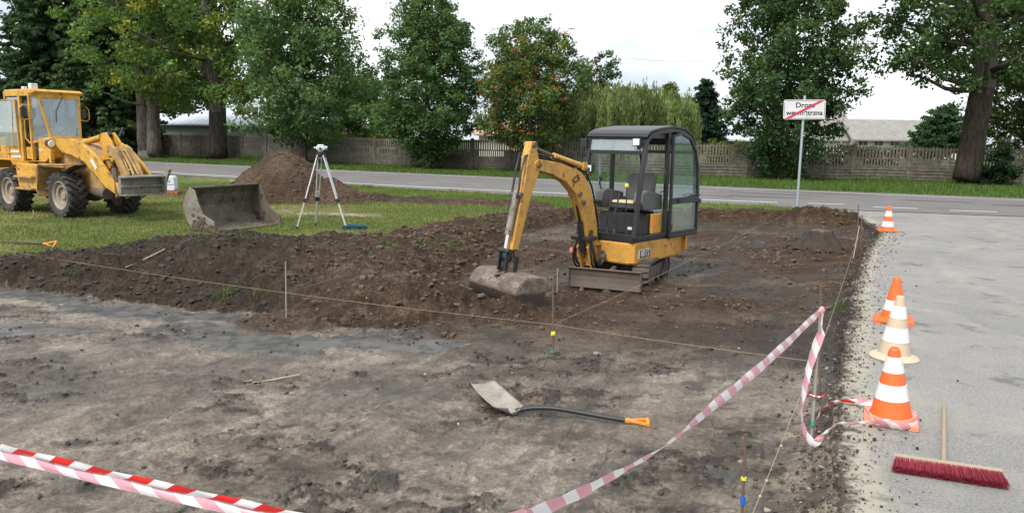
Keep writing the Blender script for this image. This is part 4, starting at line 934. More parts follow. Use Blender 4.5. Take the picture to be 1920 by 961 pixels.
hedge('yellow-green hedge behind the fence below the white farm building', (15.5, 40.8), (21.5, 39.2), 1.78, (.12, .14, .03), 43, 110)
# ---------------------------------------------------------------- mini excavator
def excavator():
    hu = math.atan2(-.92, -.40); hh_ = math.atan2(-.75, -.66)
    root = thing('mini_excavator', 'small yellow mini excavator with black cab and muddy bucket standing in the dug pit', 'excavator', (1.66, 11.05, PITZ-.03), hu)
    H = Matrix.Rotation(hh_-hu, 4, 'Z')
    # tracks
    for s in (1, -1):
        yc = s*.385; prof = []
        L, Rr = .50, .185
        for i in range(15):
            a = -PI/2+PI*i/14; prof.append((L+Rr*math.cos(a), .19+Rr*math.sin(a)))
        for i in range(15):
            a = PI/2+PI*i/14; prof.append((-L+Rr*math.cos(a), .19+Rr*math.sin(a)))
        inner = [(x*.935, .19+(z-.19)*.84) for x, z in prof]; n = len(prof)
        mb = MB(); A = [(x, yc-.115, z) for x, z in prof]+[(x, yc+.115, z) for x, z in prof]; B = [(x, yc-.115, z) for x, z in inner]+[(x, yc+.115, z) for x, z in inner]
        f = []
        for i in range(n):
            j = (i+1) % n; f += [(i, j, n+j, n+i), (2*n+i, 3*n+i, 3*n+j, 2*n+j), (i, 2*n+i, 2*n+j, j), (n+i, n+j, 3*n+j, 3*n+i)]
        mb.add(A+B, f)
        # lugs along the belt
        P = [Vector(p) for p in prof]+[Vector(prof[0])]; d = [0]
        for a, b in zip(P[:-1], P[1:]): d.append(d[-1]+(b-a).length)
        k = 44
        for i in range(k):
            q = d[-1]*i/k; j = max(t for t in range(len(d)-1) if d[t] <= q+1e-9); u = (q-d[j])/max(1e-6, d[j+1]-d[j]); c = P[j].lerp(P[j+1], u); tg = (P[j+1]-P[j]).normalized(); nn = Vector((tg.y, -tg.x))
            p0 = c+nn*.002; p1 = c+nn*.022
            mb.beam((p0.x, yc, p0.y), (p1.x, yc, p1.y), .225, .028, up=(tg.x, 0, tg.y), w1=.21, h1=.018)
        tr = mb.build('track', M['mudrub'], root)
        fr = MB().prism([(-.42, .10), (.42, .10), (.46, .2), (.40, .27), (-.40, .27), (-.46, .2)], yc-.07, yc+.07)
        for x in (-.3, 0, .3): fr.cyl((x, yc-.10, .10), (x, yc+.10, .10), .065, n=14)
        fr.cyl((-.5, yc-.10, .19), (-.5, yc+.10, .19), .14, n=18).cyl((.5, yc-.10, .19), (.5, yc+.10, .19), .14, n=18)
        fr.cyl((-.5, yc-.112, .19), (-.5, yc+.112, .19), .06, n=10)
        fr.build('track_frame', M['mudsteel'], root, .004)
    MB().box(-.35, .42, -.28, .28, .14, .29).cyl((0, 0, .28), (0, 0, .35), .24, n=28).build('undercarriage', M['mudsteel'], root, .008)
    # dozer blade
    mb = MB(); mb.sheet([(1.03, .035), (1.075, .05), (1.06, .13), (1.055, .2), (1.07, .27), (1.10, .31)], -.50, .50, .014)
    mb.box(1.0, 1.09, -.50, -.488, .05, .30).box(1.0, 1.09, .488, .50, .05, .30).box(.985, 1.075, -.5, .5, .29, .305)
    bl = mb.build('dozer_blade', M['mudsteel'], root, .002)
    MB().beam((.35, -.2, .2), (1.04, -.24, .17), .07, .06).beam((.35, .2, .2), (1.04, .24, .17), .07, .06).cyl((.38, 0, .28), (1.03, 0, .22), .035).build('blade_arm', M['mudsteel'], root, .004)
    # house : x forward, y left
    mb = MB(H)
    def rp(z, g=0): return [(.60-g, -.44+g), (.62-g, -.40+g), (.62-g, .43-g), (.56-g, .50-g), (-.55, .50-g), (-.85+g, .44-g), (-1.03+g, .25), (-1.08+g, 0), (-1.03+g, -.25), (-.85+g, -.44+g), (-.55, -.47+g), (.50-g, -.47+g)]
    n = 12; lo = [(x, y, .335+(.045*max(0, (-.3-x)/.7))) for x, y in rp(0, .02)]; md = [(x, y, .36+(.045*max(0, (-.3-x)/.7))) for x, y in rp(0)]; hi = [(x, y, .625) for x, y in rp(0)]; tp = [(x, y, .64) for x, y in rp(0, .02)]
    V = lo+md+hi+tp; f = [(k*n+i, k*n+(i+1) % n, (k+1)*n+(i+1) % n, (k+1)*n+i) for k in range(3) for i in range(n)]+[tuple(range(n-1, -1, -1)), tuple(range(3*n, 4*n))]
    mb.add(V, f); body = mb.build('body', M['yellow'], root, .006)
    # rear side cover raised edge and number plate decal
    MB(H).box(-.86, -.80, .445, .512, .42, .70).box(-.86, -.80, -.50, -.44, .42, .70).build('rear_cover', M['yellow_worn'], root, .006)
    dp = MB(H).box(.17, .47, .499, .504, .42, .535).build('decal_plate', M['white'], root)
    MB(H).box(.178, .442, .5035, .506, .426, .529).build('decal_field', M['dark'], dp)
    text_obj('lettering', '8015', .118, H @ Matrix.Translation((.310, .507, .477)) @ Matrix.Rotation(PI, 4, 'Z') @ Matrix.Rotation(PI/2, 4, 'X'), M['cwhite'], dp, .0006, .0010, .92)
    # counterweight behind the seat
    mb = MB(H); mb.prism([(-.50, .64), (-1.04, .64), (-1.02, .85), (-.92, 1.0), (-.52, 1.03)], -.43, .46); mb.build('counterweight', M['yellow_worn'], root, .02)
    # floor and seat base
    MB(H).box(-.4, .615, -.455, .49, .645, .70).build('floor', M['black'], root, .004)
    mb = MB(H); mb.prism([(-.52, .70), (.14, .70), (.12, 1.0), (-.52, 1.02)], -.40, .40); sb = mb.build('seat_base', M['black'], root, .01)
    MB(H).box(-.30, .06, .405, .45, .72, 1.0).build('side_cover', M['yellow'], root, .01)
    MB(H).box(-.02, .06, .452, .456, .83, .96).build('caution_label', M['tooly'], root)
    MB(H).box(.142, .146, .10, .17, .76, .80).build('maker_plate', M['white'], root)
    se = MB(H).prism([(-.36, 1.03), (.14, 1.03), (.16, 1.07), (.10, 1.13), (-.3, 1.11)], -.23, .23).build('seat', M['dark'], root, .03)
    cu = MB(H); cu.prism([(-.34, 1.112), (.02, 1.132), (.12, 1.125), (.10, 1.165), (-.30, 1.155)], -.215, .215); cu.build('cushion', M['cushion'], se, .02)
    bk = MB(H); bk.prism([(-.30, 1.14), (-.22, 1.14), (-.28, 1.50), (-.34, 1.56), (-.42, 1.52), (-.40, 1.2)], -.22, .22); bk.build('backrest', M['seat'], root, .045)
    for s in (1, -1):
        MB(H).prism([(-.28, 1.05), (.20, 1.05), (.30, 1.16), (.26, 1.30), (.14, 1.33), (-.28, 1.26)], s*.33-.07, s*.33+.07).build('console', M['panel'], root, .02)
        MB(H).tube([(.20, s*.33, 1.30), (.26, s*.33, 1.40), (.24, s*.33, 1.45)], .012, 8).ball((.24, s*.33, 1.48), .026, 10, (1, 1, 1.6)).build('joystick', M['dark'], root)
    for y in (.06, -.06):
        lv = MB(H).tube([(.42, y, .70), (.44, y, .95), (.34, y, 1.22), (.32, y, 1.28)], [.014, .012, .012, .017], 8); lv.cyl((.42, y, .70), (.42, y, .80), .04, .02, 10); lv.build('travel_lever', M['dark'], root)
    l = MB(H).tube([(.34, .20, .72), (.36, .2, 1.0), (.33, .18, 1.36)], .009, 8).build('blade_lever', M['dark'], root); MB(H).ball((.33, .18, 1.39), .03, 12, (1, 1, 1.2)).build('knob', M['ylw'], l)
    # cab frame
    W0, W1 = -.43, .49
    side = [(.585, .70), (.52, 1.2), (.41, 1.78), (.39, 1.90), (.365, 2.01), (.28, 2.08), (.06, 2.13), (-.3, 2.165), (-.6, 2.145), (-.80, 2.08), (-.94, 1.94), (-1.01, 1.72), (-1.04, 1.3), (-1.04, .66)]
    fr = MB(H)
    for y in (W0, W1): fr.bar([(x, y, z) for x, z in side[:8]], .055, .06); fr.bar([(x, y, z) for x, z in side[7:]], .045, .05)
    for (x, z) in ((.40, 1.85), (.365, 2.05), (-1.03, .72), (-1.0, 1.85)): fr.beam((x, W0, z), (x, W1, z), .05, .05)
    for y in (W0, W1): fr.beam((-.20, y, .70), (-.20, y, 2.14), .045, .06); fr.beam((-1.04, y, .70), (.6, y, .70), .05, .05)
    fr.beam((-1.04, W0, 1.15), (-.2, W0, 1.15), .05, .05); fr.beam((.58, W0, .72), (.58, W1, .72), .05, .045); fr.beam((.54, W0, 1.12), (-.2, W0, 1.12), .035, .04)
    fr.build('cab_frame', M['black'], root, .004)
    rp_ = [(.40, 2.045), (.37, 2.085), (.28, 2.125), (.05, 2.165), (-.3, 2.195), (-.6, 2.175), (-.82, 2.10), (-.96, 1.95)]
    rf = MB(H).sheet(rp_, W0-.035, W1+.035, -.03); rf.build('cab_roof', M['black'], root, .006)
    MB(H).box(-.75, .25, W0+.04, W1-.04, 2.05, 2.10).build('headliner', M['panel'], root)
    def pane(pts, mat, nm, par=root, t=.006):
        a, b, c = [Vector(p) for p in pts[:3]]; nn = (b-a).cross(c-a).normalized()*t; k = len(pts); P = [Vector(p) for p in pts]
        return MB(H).add(P+[p+nn for p in P], [tuple(range(k)), tuple(range(2*k-1, k-1, -1))]+[(i, k+i, k+(i+1) % k, (i+1) % k) for i in range(k)]).build(nm, mat, par)
    pane([(.405, W0+.03, 1.875), (.405, W1-.03, 1.875), (.37, W1-.03, 2.035), (.37, W0+.03, 2.035)], M['glass_dusty'], 'windscreen_top')
    pane([(.50, W0, 1.16), (.36, W0, 1.98), (-.17, W0, 2.07), (-.17, W0, 1.16)], M['glass'], 'side_window'); pane([(-.23, W0, 1.19), (-.23, W0, 2.10), (-.85, W0, 2.0), (-.99, W0, 1.2)], M['glass'], 'side_window')
    MB(H).beam((.10, W0-.01, 1.14), (.10, W0-.01, 2.06), .03, .03).build('sliding_bar', M['galv'], root)
    pane([(-1.02, W0+.04, 1.18), (-1.02, W1-.04, 1.18), (-.99, W1-.04, 1.82), (-.99, W0+.04, 1.82)], M['glass'], 'rear_window')
    # door folded back along the left side of the cab
    yd = W1+.045; outl = [(-.27, .66), (-.27, 2.09), (-.52, 2.12), (-.76, 2.05), (-.93, 1.88), (-1.02, 1.62), (-1.05, 1.2), (-1.05, .66)]
    dr = MB(H); dr.bar([(x, yd, z) for x, z in outl+[outl[0]]], .04, .04); dr.beam((-.27, yd, 1.17), (-1.05, yd, 1.17), .05, .09); dr.beam((-.27, yd, .70), (-1.05, yd, .70), .03, .06)
    door = dr.build('door', M['black'], root, .004)
    pane([(-.29, yd, 1.21), (-.29, yd, 2.07), (-.52, yd, 2.10), (-.75, yd, 2.03), (-.91, yd, 1.87), (-1.0, yd, 1.62), (-1.03, yd, 1.21)], M['glass_blue'], 'door_glass', door)
    pane([(-.29, yd, .72), (-.29, yd, 1.13), (-1.03, yd, 1.13), (-1.03, yd, .72)], M['glass_blue'], 'door_glass', door)
    MB(H).tube([(-.72, yd+.02, 1.22), (-.72, yd+.07, 1.24), (-.98, yd+.07, 1.24), (-.98, yd+.02, 1.22)], .011, 8).box(-.50, -.44, yd+.02, yd+.05, 1.13, 1.2).build('handle', M['dark'], door)
    MB(H).box(-1.12, -1.04, yd-.03, yd+.03, 1.11, 1.17).box(-.30, -.24, yd-.03, yd+.03, .76, .84).build('hinge', M['black'], door)
    MB(H).tube([(-.10, W1-.03, 1.30), (-.10, W1+.03, 1.32), (-.10, W1+.03, 1.62), (-.10, W1-.03, 1.64)], .012, 8).build('grab_rail', M['dark'], root)
    # work lights and mirror box
    def lamp(c, par=root):
        c = Vector(c); b = MB(H).box(c.x-.045, c.x+.02, c.y-.062, c.y+.062, c.z-.05, c.z+.055); b.beam((c.x-.03, c.y, c.z-.10), (c.x-.03, c.y, c.z-.04), .02); o = b.build('work_light', M['dark'], par, .006)
        MB(H).box(c.x+.021, c.x+.028, c.y-.05, c.y+.05, c.z-.04, c.z+.045).build('lens', M['lamp'], o, .002)
    lamp((.46, .40, 1.99)); lamp((.62, -.26, 1.62))
    MB(H).box(.36, .46, W0-.12, W0-.01, 1.90, 2.03).tube([(.47, W0-.06, 1.92), (.60, W0-.08, 1.2)], .012, 6).build('mirror_box', M['dark'], root, .008)
    # swing post, with hoses
    yb = -.08
    sp = MB(H); sp.cyl((.80, yb, .30), (.80, yb, .62), .055, n=16).box(.60, .84, yb-.07, yb+.07, .34, .39).box(.60, .84, yb-.07, yb+.07, .57, .61)
    for s in (-1, 1): sp.prism([(.76, .34), (.86, .24), (.92, .40), (.98, .56), (.93, .66), (.84, .68), (.78, .55)], yb+s*.085-.015, yb+s*.085+.015)
    sp.build('swing_post', M['yellow_worn'], root, .004)
    hs = MB(H)
    for k, (dy, r_) in enumerate(((.13, .13), (.155, .11), (-.13, .12), (-.155, .15), (.115, .15))):
        pts = [(.66, yb+dy*.9, .50)]
        for j in range(9): a = PI*1.05*j/8; pts.append((.80-.12*math.cos(a)*.9+.03*k*.3, yb+dy*1.15, .46-r_*1.3*math.sin(a)))
        pts += [(.93, yb+dy*.8, .62), (.90, yb+dy*.65, .80)]; hs.tube(pts, .014, 7)
    hs.build('hoses', M['hose'], root); MB(H).box(.84, 1.02, yb-.17, yb+.15, .66, .72).build('guard_plate', M['black'], root, .01); MB(H).ball((.98, yb-.18, .50), .042, 12, (.6, .7, 1.2)).build('reflector', M['salmon'], root)
    # boom
    outer = [(.80, .52), (.70, .58), (.725, .80), (.80, 1.08), (.90, 1.34), (1.02, 1.50), (1.18, 1.61), (1.58, 1.715), (2.02, 1.765)]
    inner = [(2.10, 1.72), (2.09, 1.64), (1.75, 1.575), (1.45, 1.465), (1.24, 1.31), (1.11, 1.10), (1.0, .85), (.93, .56)]
    bm_ = MB(H).prism(outer+inner, yb-.065, yb+.065).build('boom', M['yellow'], root, .008)
    for x, z in ((.87, .57), (1.17, 1.30), (2.03, 1.69), (1.02, 1.62), (1.08, 1.18)): MB(H).cyl((x, yb-.10, z), (x, yb+.10, z), .032, n=14).build('pin', M['mudsteel'], root, .003)
    text_obj('lettering', 'JCB', .12, H @ Matrix.Translation((1.25, yb+.067, 1.49)) @ Matrix.Rotation(PI, 4, 'Z') @ Matrix.Rotation(PI/2, 4, 'X') @ Matrix.Rotation(R(22), 4, 'Z'), M['ink'], bm_, .0006, .003, .95)
    # lift ram hidden in the crook, and boom hose run
    MB(H).cyl((.96, yb, .50), (1.05, yb, .92), .04).cyl((1.05, yb, .92), (1.16, yb, 1.28), .022).build('lift_ram', M['black'], root)
    MB(H).tube([(.70, yb+.05, .62), (.70, yb+.06, .85), (.78, yb+.06, 1.12), (.88, yb+.06, 1.38), (1.0, yb+.06, 1.55), (1.2, yb+.06, 1.65), (1.55, yb+.06, 1.74), (1.75, yb+.06, 1.78)], .013, 7).tube([(.71, yb-.04, .62), (.71, yb-.04, .85), (.79, yb-.04, 1.12), (.89, yb-.04, 1.38), (1.01, yb-.04, 1.56), (1.3, yb-.04, 1.69), (1.8, yb-.04, 1.80), (2.0, yb-.05, 1.84)], .013, 7).build('hoses', M['hose'], root)
    # dipper ram on top of the boom
    MB(H).cyl((1.04, yb, 1.66), (1.66, yb, 1.80), .042).prism([(.96, 1.56), (1.10, 1.62), (1.08, 1.72), (1.0, 1.72)], yb-.06, yb-.045).prism([(.96, 1.56), (1.10, 1.62), (1.08, 1.72), (1.0, 1.72)], yb+.045, yb+.06).build('dipper_ram', M['yellow'], root, .003)
    MB(H).cyl((1.66, yb, 1.80), (2.10, yb, 1.92), .021).build('ram_rod', M['mudsteel'], root)
    # dipper
    dp_ = [(2.07, 1.98), (2.15, 1.98), (2.21, 1.80), (2.24, 1.60), (2.31, 1.35), (2.42, .95), (2.50, .62), (2.46, .57), (2.40, .60), (2.27, .95), (2.12, 1.35), (1.99, 1.62), (2.0, 1.74)]
    dd = MB(H).prism(dp_, yb-.055, yb+.055); dd.build('dipper', M['yellow'], root, .008)
    for x, z, r_ in ((2.11, 1.94, .035), (2.44, .63, .032), (2.36, 1.34, .03)): MB(H).cyl((x, yb-.09, z), (x, yb+.09, z), r_).build('pin', M['mudsteel'], root, .003)
    # bucket ram, hoses and links on the front of the dipper
    MB(H).cyl((2.355, yb, 1.36), (2.505, yb, .86), .042).build('bucket_ram', M['steel'], root); MB(H).cyl((2.505, yb, .86), (2.545, yb, .70), .022).build('ram_rod', M['chrome'], root)
    MB(H).tube([(2.13, yb-.045, 1.86), (2.22, yb-.075, 1.84), (2.29, yb-.08, 1.62), (2.36, yb-.07, 1.36), (2.40, yb-.05, 1.27)], .015, 7).tube([(2.13, yb+.045, 1.86), (2.24, yb+.03, 1.80), (2.32, yb+.03, 1.6), (2.37, yb+.045, 1.40), (2.40, yb+.04, 1.30)], .015, 7).build('hoses', M['hose'], root)
    lk = MB(H)
    for s in (-1, 1): lk.beam((2.42, yb+s*.075, .66), (2.56, yb+s*.075, .66), .02, .05, up=(0, 0, 1)); lk.beam((2.56, yb+s*.055, .68), (2.60, yb+s*.055, .44), .02, .06, up=(1, 0, 0)); lk.beam((2.43, yb+s*.085, .60), (2.46, yb+s*.085, .42), .02, .07, up=(1, 0, 0))
    lk.cyl((2.555, yb-.09, .67), (2.555, yb+.09, .67), .03); lk.ball((2.52, yb, .6), .075, 12, (.9, 1, 1.2)); lk.build('bucket_link', M['black'], root, .003)
    # ditching bucket
    B = H @ Matrix.Translation((2.50, yb, 0)) @ Matrix.Rotation(R(-14), 4, 'Z')
    pr = [(-.22, .30), (-.20, .375), (.02, .40)]+[(.03+.185*math.sin(R(a)), .205+.195*math.cos(R(a))) for a in range(0, 181, 12)]+[(-.06, .012), (-.16, .03)]
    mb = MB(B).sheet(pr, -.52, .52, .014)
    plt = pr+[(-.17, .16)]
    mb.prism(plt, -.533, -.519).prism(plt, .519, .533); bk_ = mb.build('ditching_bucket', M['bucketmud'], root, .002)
    MB(B).box(-.02, .20, -.05+.0, .05, .392, .40).prism([(-.10, .385), (.14, .375), (.06, .47), (-.04, .49)], -.075, -.06).prism([(-.10, .385), (.14, .375), (.06, .47), (-.04, .49)], .06, .075).build('bucket_ear', M['mudsteel'], bk_, .003)
    return root
exc = excavator()

# ---------------------------------------------------------------- wheel loader
def tyre(par, c, Rr, wd, left, steer=0):
    """wheel with its axle along y; left = +1 when the outer face looks to +y"""
    t = Matrix.Translation(c) @ Matrix.Rotation(steer, 4, 'Z'); h = wd/2; r = Rr*.60
    mb = MB(t); mb.lathe([(r, -h*.72), (r+.02, -h*.86), (Rr*.80, -h*1.0), (Rr*.90, -h*.95), (Rr*.945, -h*.78), (Rr*.955, 0), (Rr*.945, h*.78), (Rr*.90, h*.95), (Rr*.80, h*1.0), (r+.02, h*.86), (r, h*.72)], (0, 0, 0), (0, 1, 0), 40)
    N = 19
    for i in range(N):
        for s in (-1, 1):
            a0 = 2*PI*(i+(.5 if s > 0 else 0))/N; P = []
            for k in range(5):
                q = k/4; a = a0+.30*q; y = s*h*(.04+.98*q); rad = Rr*(.952 if q < .8 else .90); P.append((math.cos(a)*rad, y, math.sin(a)*rad))
            for k in range(4):
                p0, p1 = Vector(P[k]), Vector(P[k+1]); o = Vector((p0.x+p1.x, 0, p0.z+p1.z)).normalized(); mb.beam(p0+o*.008, p1+o*.008, .048, .062, up=o)
    w_ = mb.build('wheel', M['rubber'], par)
    rm = MB(t); s = left
    rm.lathe([(r+.015, s*h*.80), (r-.005, s*h*.84), (r-.03, s*h*.70), (r*.86, s*h*.52), (r*.62, s*h*.50), (r*.56, s*h*.20), (r*.30, s*h*.16), (r*.28, s*h*.42), (r*.13, s*h*.44), (.001, s*h*.44)], (0, 0, 0), (0, 1, 0), 36)
    rm.lathe([(r+.01, -s*h*.76), (r-.03, -s*h*.6), (r*.5, -s*h*.3), (.001, -s*h*.3)], (0, 0, 0), (0, 1, 0), 24)
    for k in range(8): a = 2*PI*k/8; rm.cyl((math.cos(a)*r*.42, s*h*.16, math.sin(a)*r*.42), (math.cos(a)*r*.42, s*h*.30, math.sin(a)*r*.42), .016, n=6)
    rm.build('rim', M['rim'], w_)
    return w_

def loader():
    hd = math.atan2(-.54, .84)
    root = thing('wheel_loader', 'worn yellow wheel loader with glazed cab parked on the lawn at the left edge', 'loader', (-8.92, 16.38, 0), hd)
    Y, YW = M['lyellow'], M['lyellow_worn']
    Rr = .475
    tyre(root, (0.02, -.60, Rr-.01), Rr, .34, -1); tyre(root, (0.0, .60, Rr-.01), Rr, .34, 1)
    tyre(root, (-2.02, -.66, Rr-.01), Rr, .34, -1); tyre(root, (-2.02, .60, Rr-.01), Rr, .34, 1)
    for x in (0, -2.02): MB().cyl((x, -.45, Rr), (x, .45, Rr), .10, n=16).ball((x, 0, Rr), .19, 14, (1, 1.1, .9)).build('axle', M['mudsteel'], root)
    # front frame: sloped nose between the arms
    MB().prism([(-.75, .5), (.62, .5), (.86, .62), (.80, .92), (.45, 1.28), (-.10, 1.50), (-.62, 1.56), (-.75, 1.2)], -.30, .30).build('front_frame', YW, root, .015)
    MB().cyl((.5, -.22, .55), (.9, -.22, .52), .12, n=16).build('drive_housing', M['mudsteel'], root)
    # rear frame, steps and fuel tank by the cab door
    MB().prism([(-.78, .62), (-2.9, .62), (-3.3, .8), (-3.3, 1.05), (-.78, 1.05)], -.42, .42).build('rear_frame', YW, root, .01)
    st = MB().prism([(-1.50, .52), (-.78, .52), (-.72, 1.06), (-1.62, 1.08)], -.80, -.50).build('step_box', Y, root, .015)
    MB().box(-1.48, -.80, -.90, -.80, .54, .575).box(-1.50, -.78, -.90, -.80, .79, .825).box(-1.42, -.9, -.806, -.80, .60, .72).build('step', YW, st, .004)
    st2 = MB().prism([(-1.50, .52), (-.78, .52), (-.72, 1.06), (-1.62, 1.08)], .50, .75).build('step_box', Y, root, .015)
    # fenders
    for s in (-1, 1):
        MB().sheet([(-.66, .42), (-.70, .55), (-.60, 1.02), (-.56, 1.09), (.42, 1.11)], s*.62-.22, s*.62+.22, -.02).box(-.58, .40, s*.80-.02, s*.80+.02, 1.045, 1.11).build('front_fender', YW, root, .004)
        MB().sheet([(-2.75, .95), (-2.6, 1.16), (-1.65, 1.16), (-1.55, 1.05)], s*.62-.24, s*.62+.24, -.02).build('rear_fender', Y, root, .004)
    # cab
    y0, y1 = -.58, .40; xf, xb = -1.02, -2.05; zb, zt = 1.16, 2.56
    base = MB().prism([(xb, 1.10), (-.85, 1.12), (-.62, 1.22), (-.58, 1.38), (-.66, 1.62), (-1.06, 1.62), (-1.10, 1.14)], y0+.03, y1)
    base.build('cowl', Y, root, .015)
    fr = MB(); xm = -1.24   # the quarter panes run from the side pillar to the windscreen post
    B_ = [(xm, y0), (xf+.09, y0+.24), (xf+.09, y1-.24), (xm, y1)]
    fr.beam((xm, y0, 1.15), (xm, y0, zt), .055, .07, up=(0, 1, 0)); fr.beam((xm, y1, 1.15), (xm, y1, zt), .055, .07, up=(0, 1, 0))
    fr.beam((xf+.07, y0+.24, 1.62), (xf-.02, y0+.08, zt-.02), .045, .05, up=(0, 1, 0)); fr.beam((xf+.07, y1-.24+.12, 1.62), (xf-.02, y1-.06, zt-.02), .045, .05, up=(0, 1, 0))
    fr.beam((xm, y0, 1.52), (xf+.07, y0+.24, 1.63), .05, .05); fr.beam((xf+.07, y0+.22, 1.63), (xf+.07, y1-.10, 1.63), .05, .05); fr.beam((xm, y1, 1.52), (xf+.07, y1-.12, 1.63), .05, .05)
    fr.beam((xf-.03, y0+.05, zt-.06), (xf-.03, y1-.03, zt-.06), .05, .12); fr.beam((xm, y0, zt-.03), (xf-.02, y0+.08, zt-.03), .05, .06)
    for y in (y0, y1):
        fr.beam((-1.66, y, 1.12), (-1.66, y, zt), .08, .06, up=(0, 1, 0)); fr.beam((-2.28, y, 1.15), (-2.28, y, zt), .06, .06, up=(0, 1, 0)); fr.beam((-2.28, y, zt-.03), (xm, y, zt-.03), .06, .06)
        fr.beam((-2.28, y, 1.42), (-1.66, y, 1.42), .05, .05)
    fr.beam((-2.28, y0, zt-.03), (-2.28, y1, zt-.03), .06, .06); fr.beam((-2.28, y0, 1.2), (-2.28, y1, 1.2), .06, .1)
    fr.build('cab_frame', Y, root, .008)
    MB().prism([(-2.32, 2.54), (-1.02, 2.54), (-.98, 2.60), (-1.10, 2.645), (-2.25, 2.645), (-2.34, 2.60)], y0-.03, y1+.03).build('cab_roof', Y, root, .02)
    MB().box(-2.26, -1.10, y0+.04, y1-.04, 2.49, 2.535).build('headliner', M['dark'], root)
    MB().box(-1.66, -1.28, y0+.06, y1-.03, 1.12, 1.18).build('cab_floor', M['dark'], root)
    def pane(pts, mat, nm, par=root, t=.006):
        P = [Vector(p) for p in pts]; nn = (P[1]-P[0]).cross(P[2]-P[0]).normalized()*t; k = len(P)
        return MB().add(P+[p+nn for p in P], [tuple(range(k)), tuple(range(2*k-1, k-1, -1))]+[(i, k+i, k+(i+1) % k, (i+1) % k) for i in range(k)]).build(nm, mat, par)
    pane([(xf+.07, y0+.25, 1.655), (xf+.07, y1-.13, 1.655), (xf-.01, y1-.08, 2.44), (xf-.01, y0+.11, 2.44)], M['glass_dusty'], 'windscreen')
    pane([(xm, y0, 1.55), (xf+.06, y0+.22, 1.66), (xf-.02, y0+.07, 2.50), (xm, y0, 2.50)], M['glass_dusty'], 'quarter_window'); pane([(xm, y1, 1.55), (xf+.06, y1-.12, 1.66), (xf-.02, y1-.07, 2.50), (xm, y1, 2.50)], M['glass_dusty'], 'quarter_window')
    pane([(-2.27, y0, 1.45), (-1.70, y0, 1.45), (-1.70, y0, 2.48), (-2.27, y0, 2.48)], M['glass_dusty'], 'side_window'); pane([(-2.27, y1, 1.45), (-1.30, y1, 1.45), (-1.30, y1, 2.48), (-2.27, y1, 2.48)], M['glass_dusty'], 'side_window')
    pane([(-2.28, y0+.05, 1.45), (-2.28, y1-.05, 1.45), (-2.28, y1-.05, 2.48), (-2.28, y0+.05, 2.48)], M['glass_dusty'], 'rear_window')
    MB().box(-2.25, -1.72, y0-.012, y0+.02, 1.15, 1.40).build('lower_panel', Y, root, .006)
    dl = MB().box(-2.20, -1.76, y0-.018, y0-.013, 1.19, 1.34).build('notice_label', M['white'], root)
    # rear door swung forward of the rear window, seen edge on, with its rails
    d = MB(); yd = y0-.05; pts = [(-2.62, yd, 1.28), (-2.62, yd, 2.42), (-1.78, yd, 2.42), (-1.72, yd, 1.30), (-2.62, yd, 1.28)]; d.bar(pts, .03, .035, up=(0, 1, 0)); d.beam((-1.98, yd, 1.42), (-1.90, yd, 2.40), .028, .03)
    door = d.build('door', Y, root, .004); pane([(-2.60, yd, 1.44), (-1.76, yd, 1.44), (-1.80, yd, 2.40), (-2.60, yd, 2.40)], M['glass_dusty'], 'door_glass', door)
    MB().tube([(-1.28, y0-.02, 2.02), (-1.40, y0-.05, 2.0), (-1.42, y0-.05, 1.62), (-1.30, y0-.02, 1.50)], .016, 8).build('grab_rail', Y, root)
    se = MB().prism([(-1.95, 1.2), (-1.55, 1.2), (-1.5, 1.56), (-1.90, 1.60)], -.25, .2).prism([(-2.02, 1.55), (-1.88, 1.58), (-1.96, 2.1), (-2.08, 2.08)], -.25, .2).build('seat', M['seat'], root, .03)
    MB().tube([(-1.02, -.02, 1.4), (-1.32, -.02, 1.78)], .02, 8).lathe([(.165, -.012), (.19, 0), (.165, .012), (.15, 0), (.165, -.012)], (-1.33, -.02, 1.80), (-.6, 0, .8), 24).build('steering_wheel', M['dark'], root)
    MB().box(-1.6, -1.38, y0+.02, y0+.16, 1.16, 1.42).build('canister', M['lyellow'], root, .02)
    MB().tube([(-1.02, 0, 2.50), (-.97, -.18, 2.2), (-.96, -.2, 1.95)], .008, 5).tube([(-.93, .20, 1.66), (-.92, .24, 1.86)], .006, 5).build('wiper', M['ink'], root)
    for s, ym in ((-1, y0-.02), (1, y1+.02)):
        mr = MB().tube([(xm+.05, ym, 2.30), (xm+.05, ym+s*.16, 2.31), (xm+.04, ym+s*.22, 2.24), (xm+.04, ym+s*.22, 2.05), (xm+.05, ym+s*.16, 2.0), (xm+.05, ym, 2.02)], .013, 7).build('mirror_bracket', Y, root)
        MB().box(xm-.01, xm+.02, ym+s*.12-.06, ym+s*.12+.06, 2.05, 2.26).build('mirror', M['dark'], mr, .01)
        h = MB().cyl((-.74, s*.53, 1.52), (-.57, s*.53, 1.50), .065, .088, 20).build('headlight', M['dark'], root); MB().cyl((-.569, s*.53, 1.50), (-.555, s*.53, 1.498), .078, .068, 20).build('lens', M['lamp'], h)
    MB().box(-1.30, -1.18, y0+.02, y0+.16, 2.645, 2.76).box(-1.60, -1.50, y0+.02, y0+.10, 2.645, 2.70).build('roof_lamp', M['cwhite'], root, .01)
    MB().box(-.83, -.77, y0+.022, y0+.029, 1.42, 1.50).build('indicator', M['reflect'], root)
    MB().box(-1.06, -.90, y0+.02, y0+.028, 1.37, 1.385).box(-1.06, -.88, y0+.02, y0+.028, 1.34, 1.352).build('side_stripe', M['white'], root)
    MB().box(-.62, -.54, -.58, -.50, 1.10, 1.36).build('lamp_bracket', Y, root, .006)
    # hood and rear (outside the frame to the left)
    MB().prism([(-2.36, 1.06), (-3.35, 1.06), (-3.42, 1.3), (-3.3, 1.58), (-2.36, 1.66)], -.5, .46).build('engine_hood', Y, root, .03)
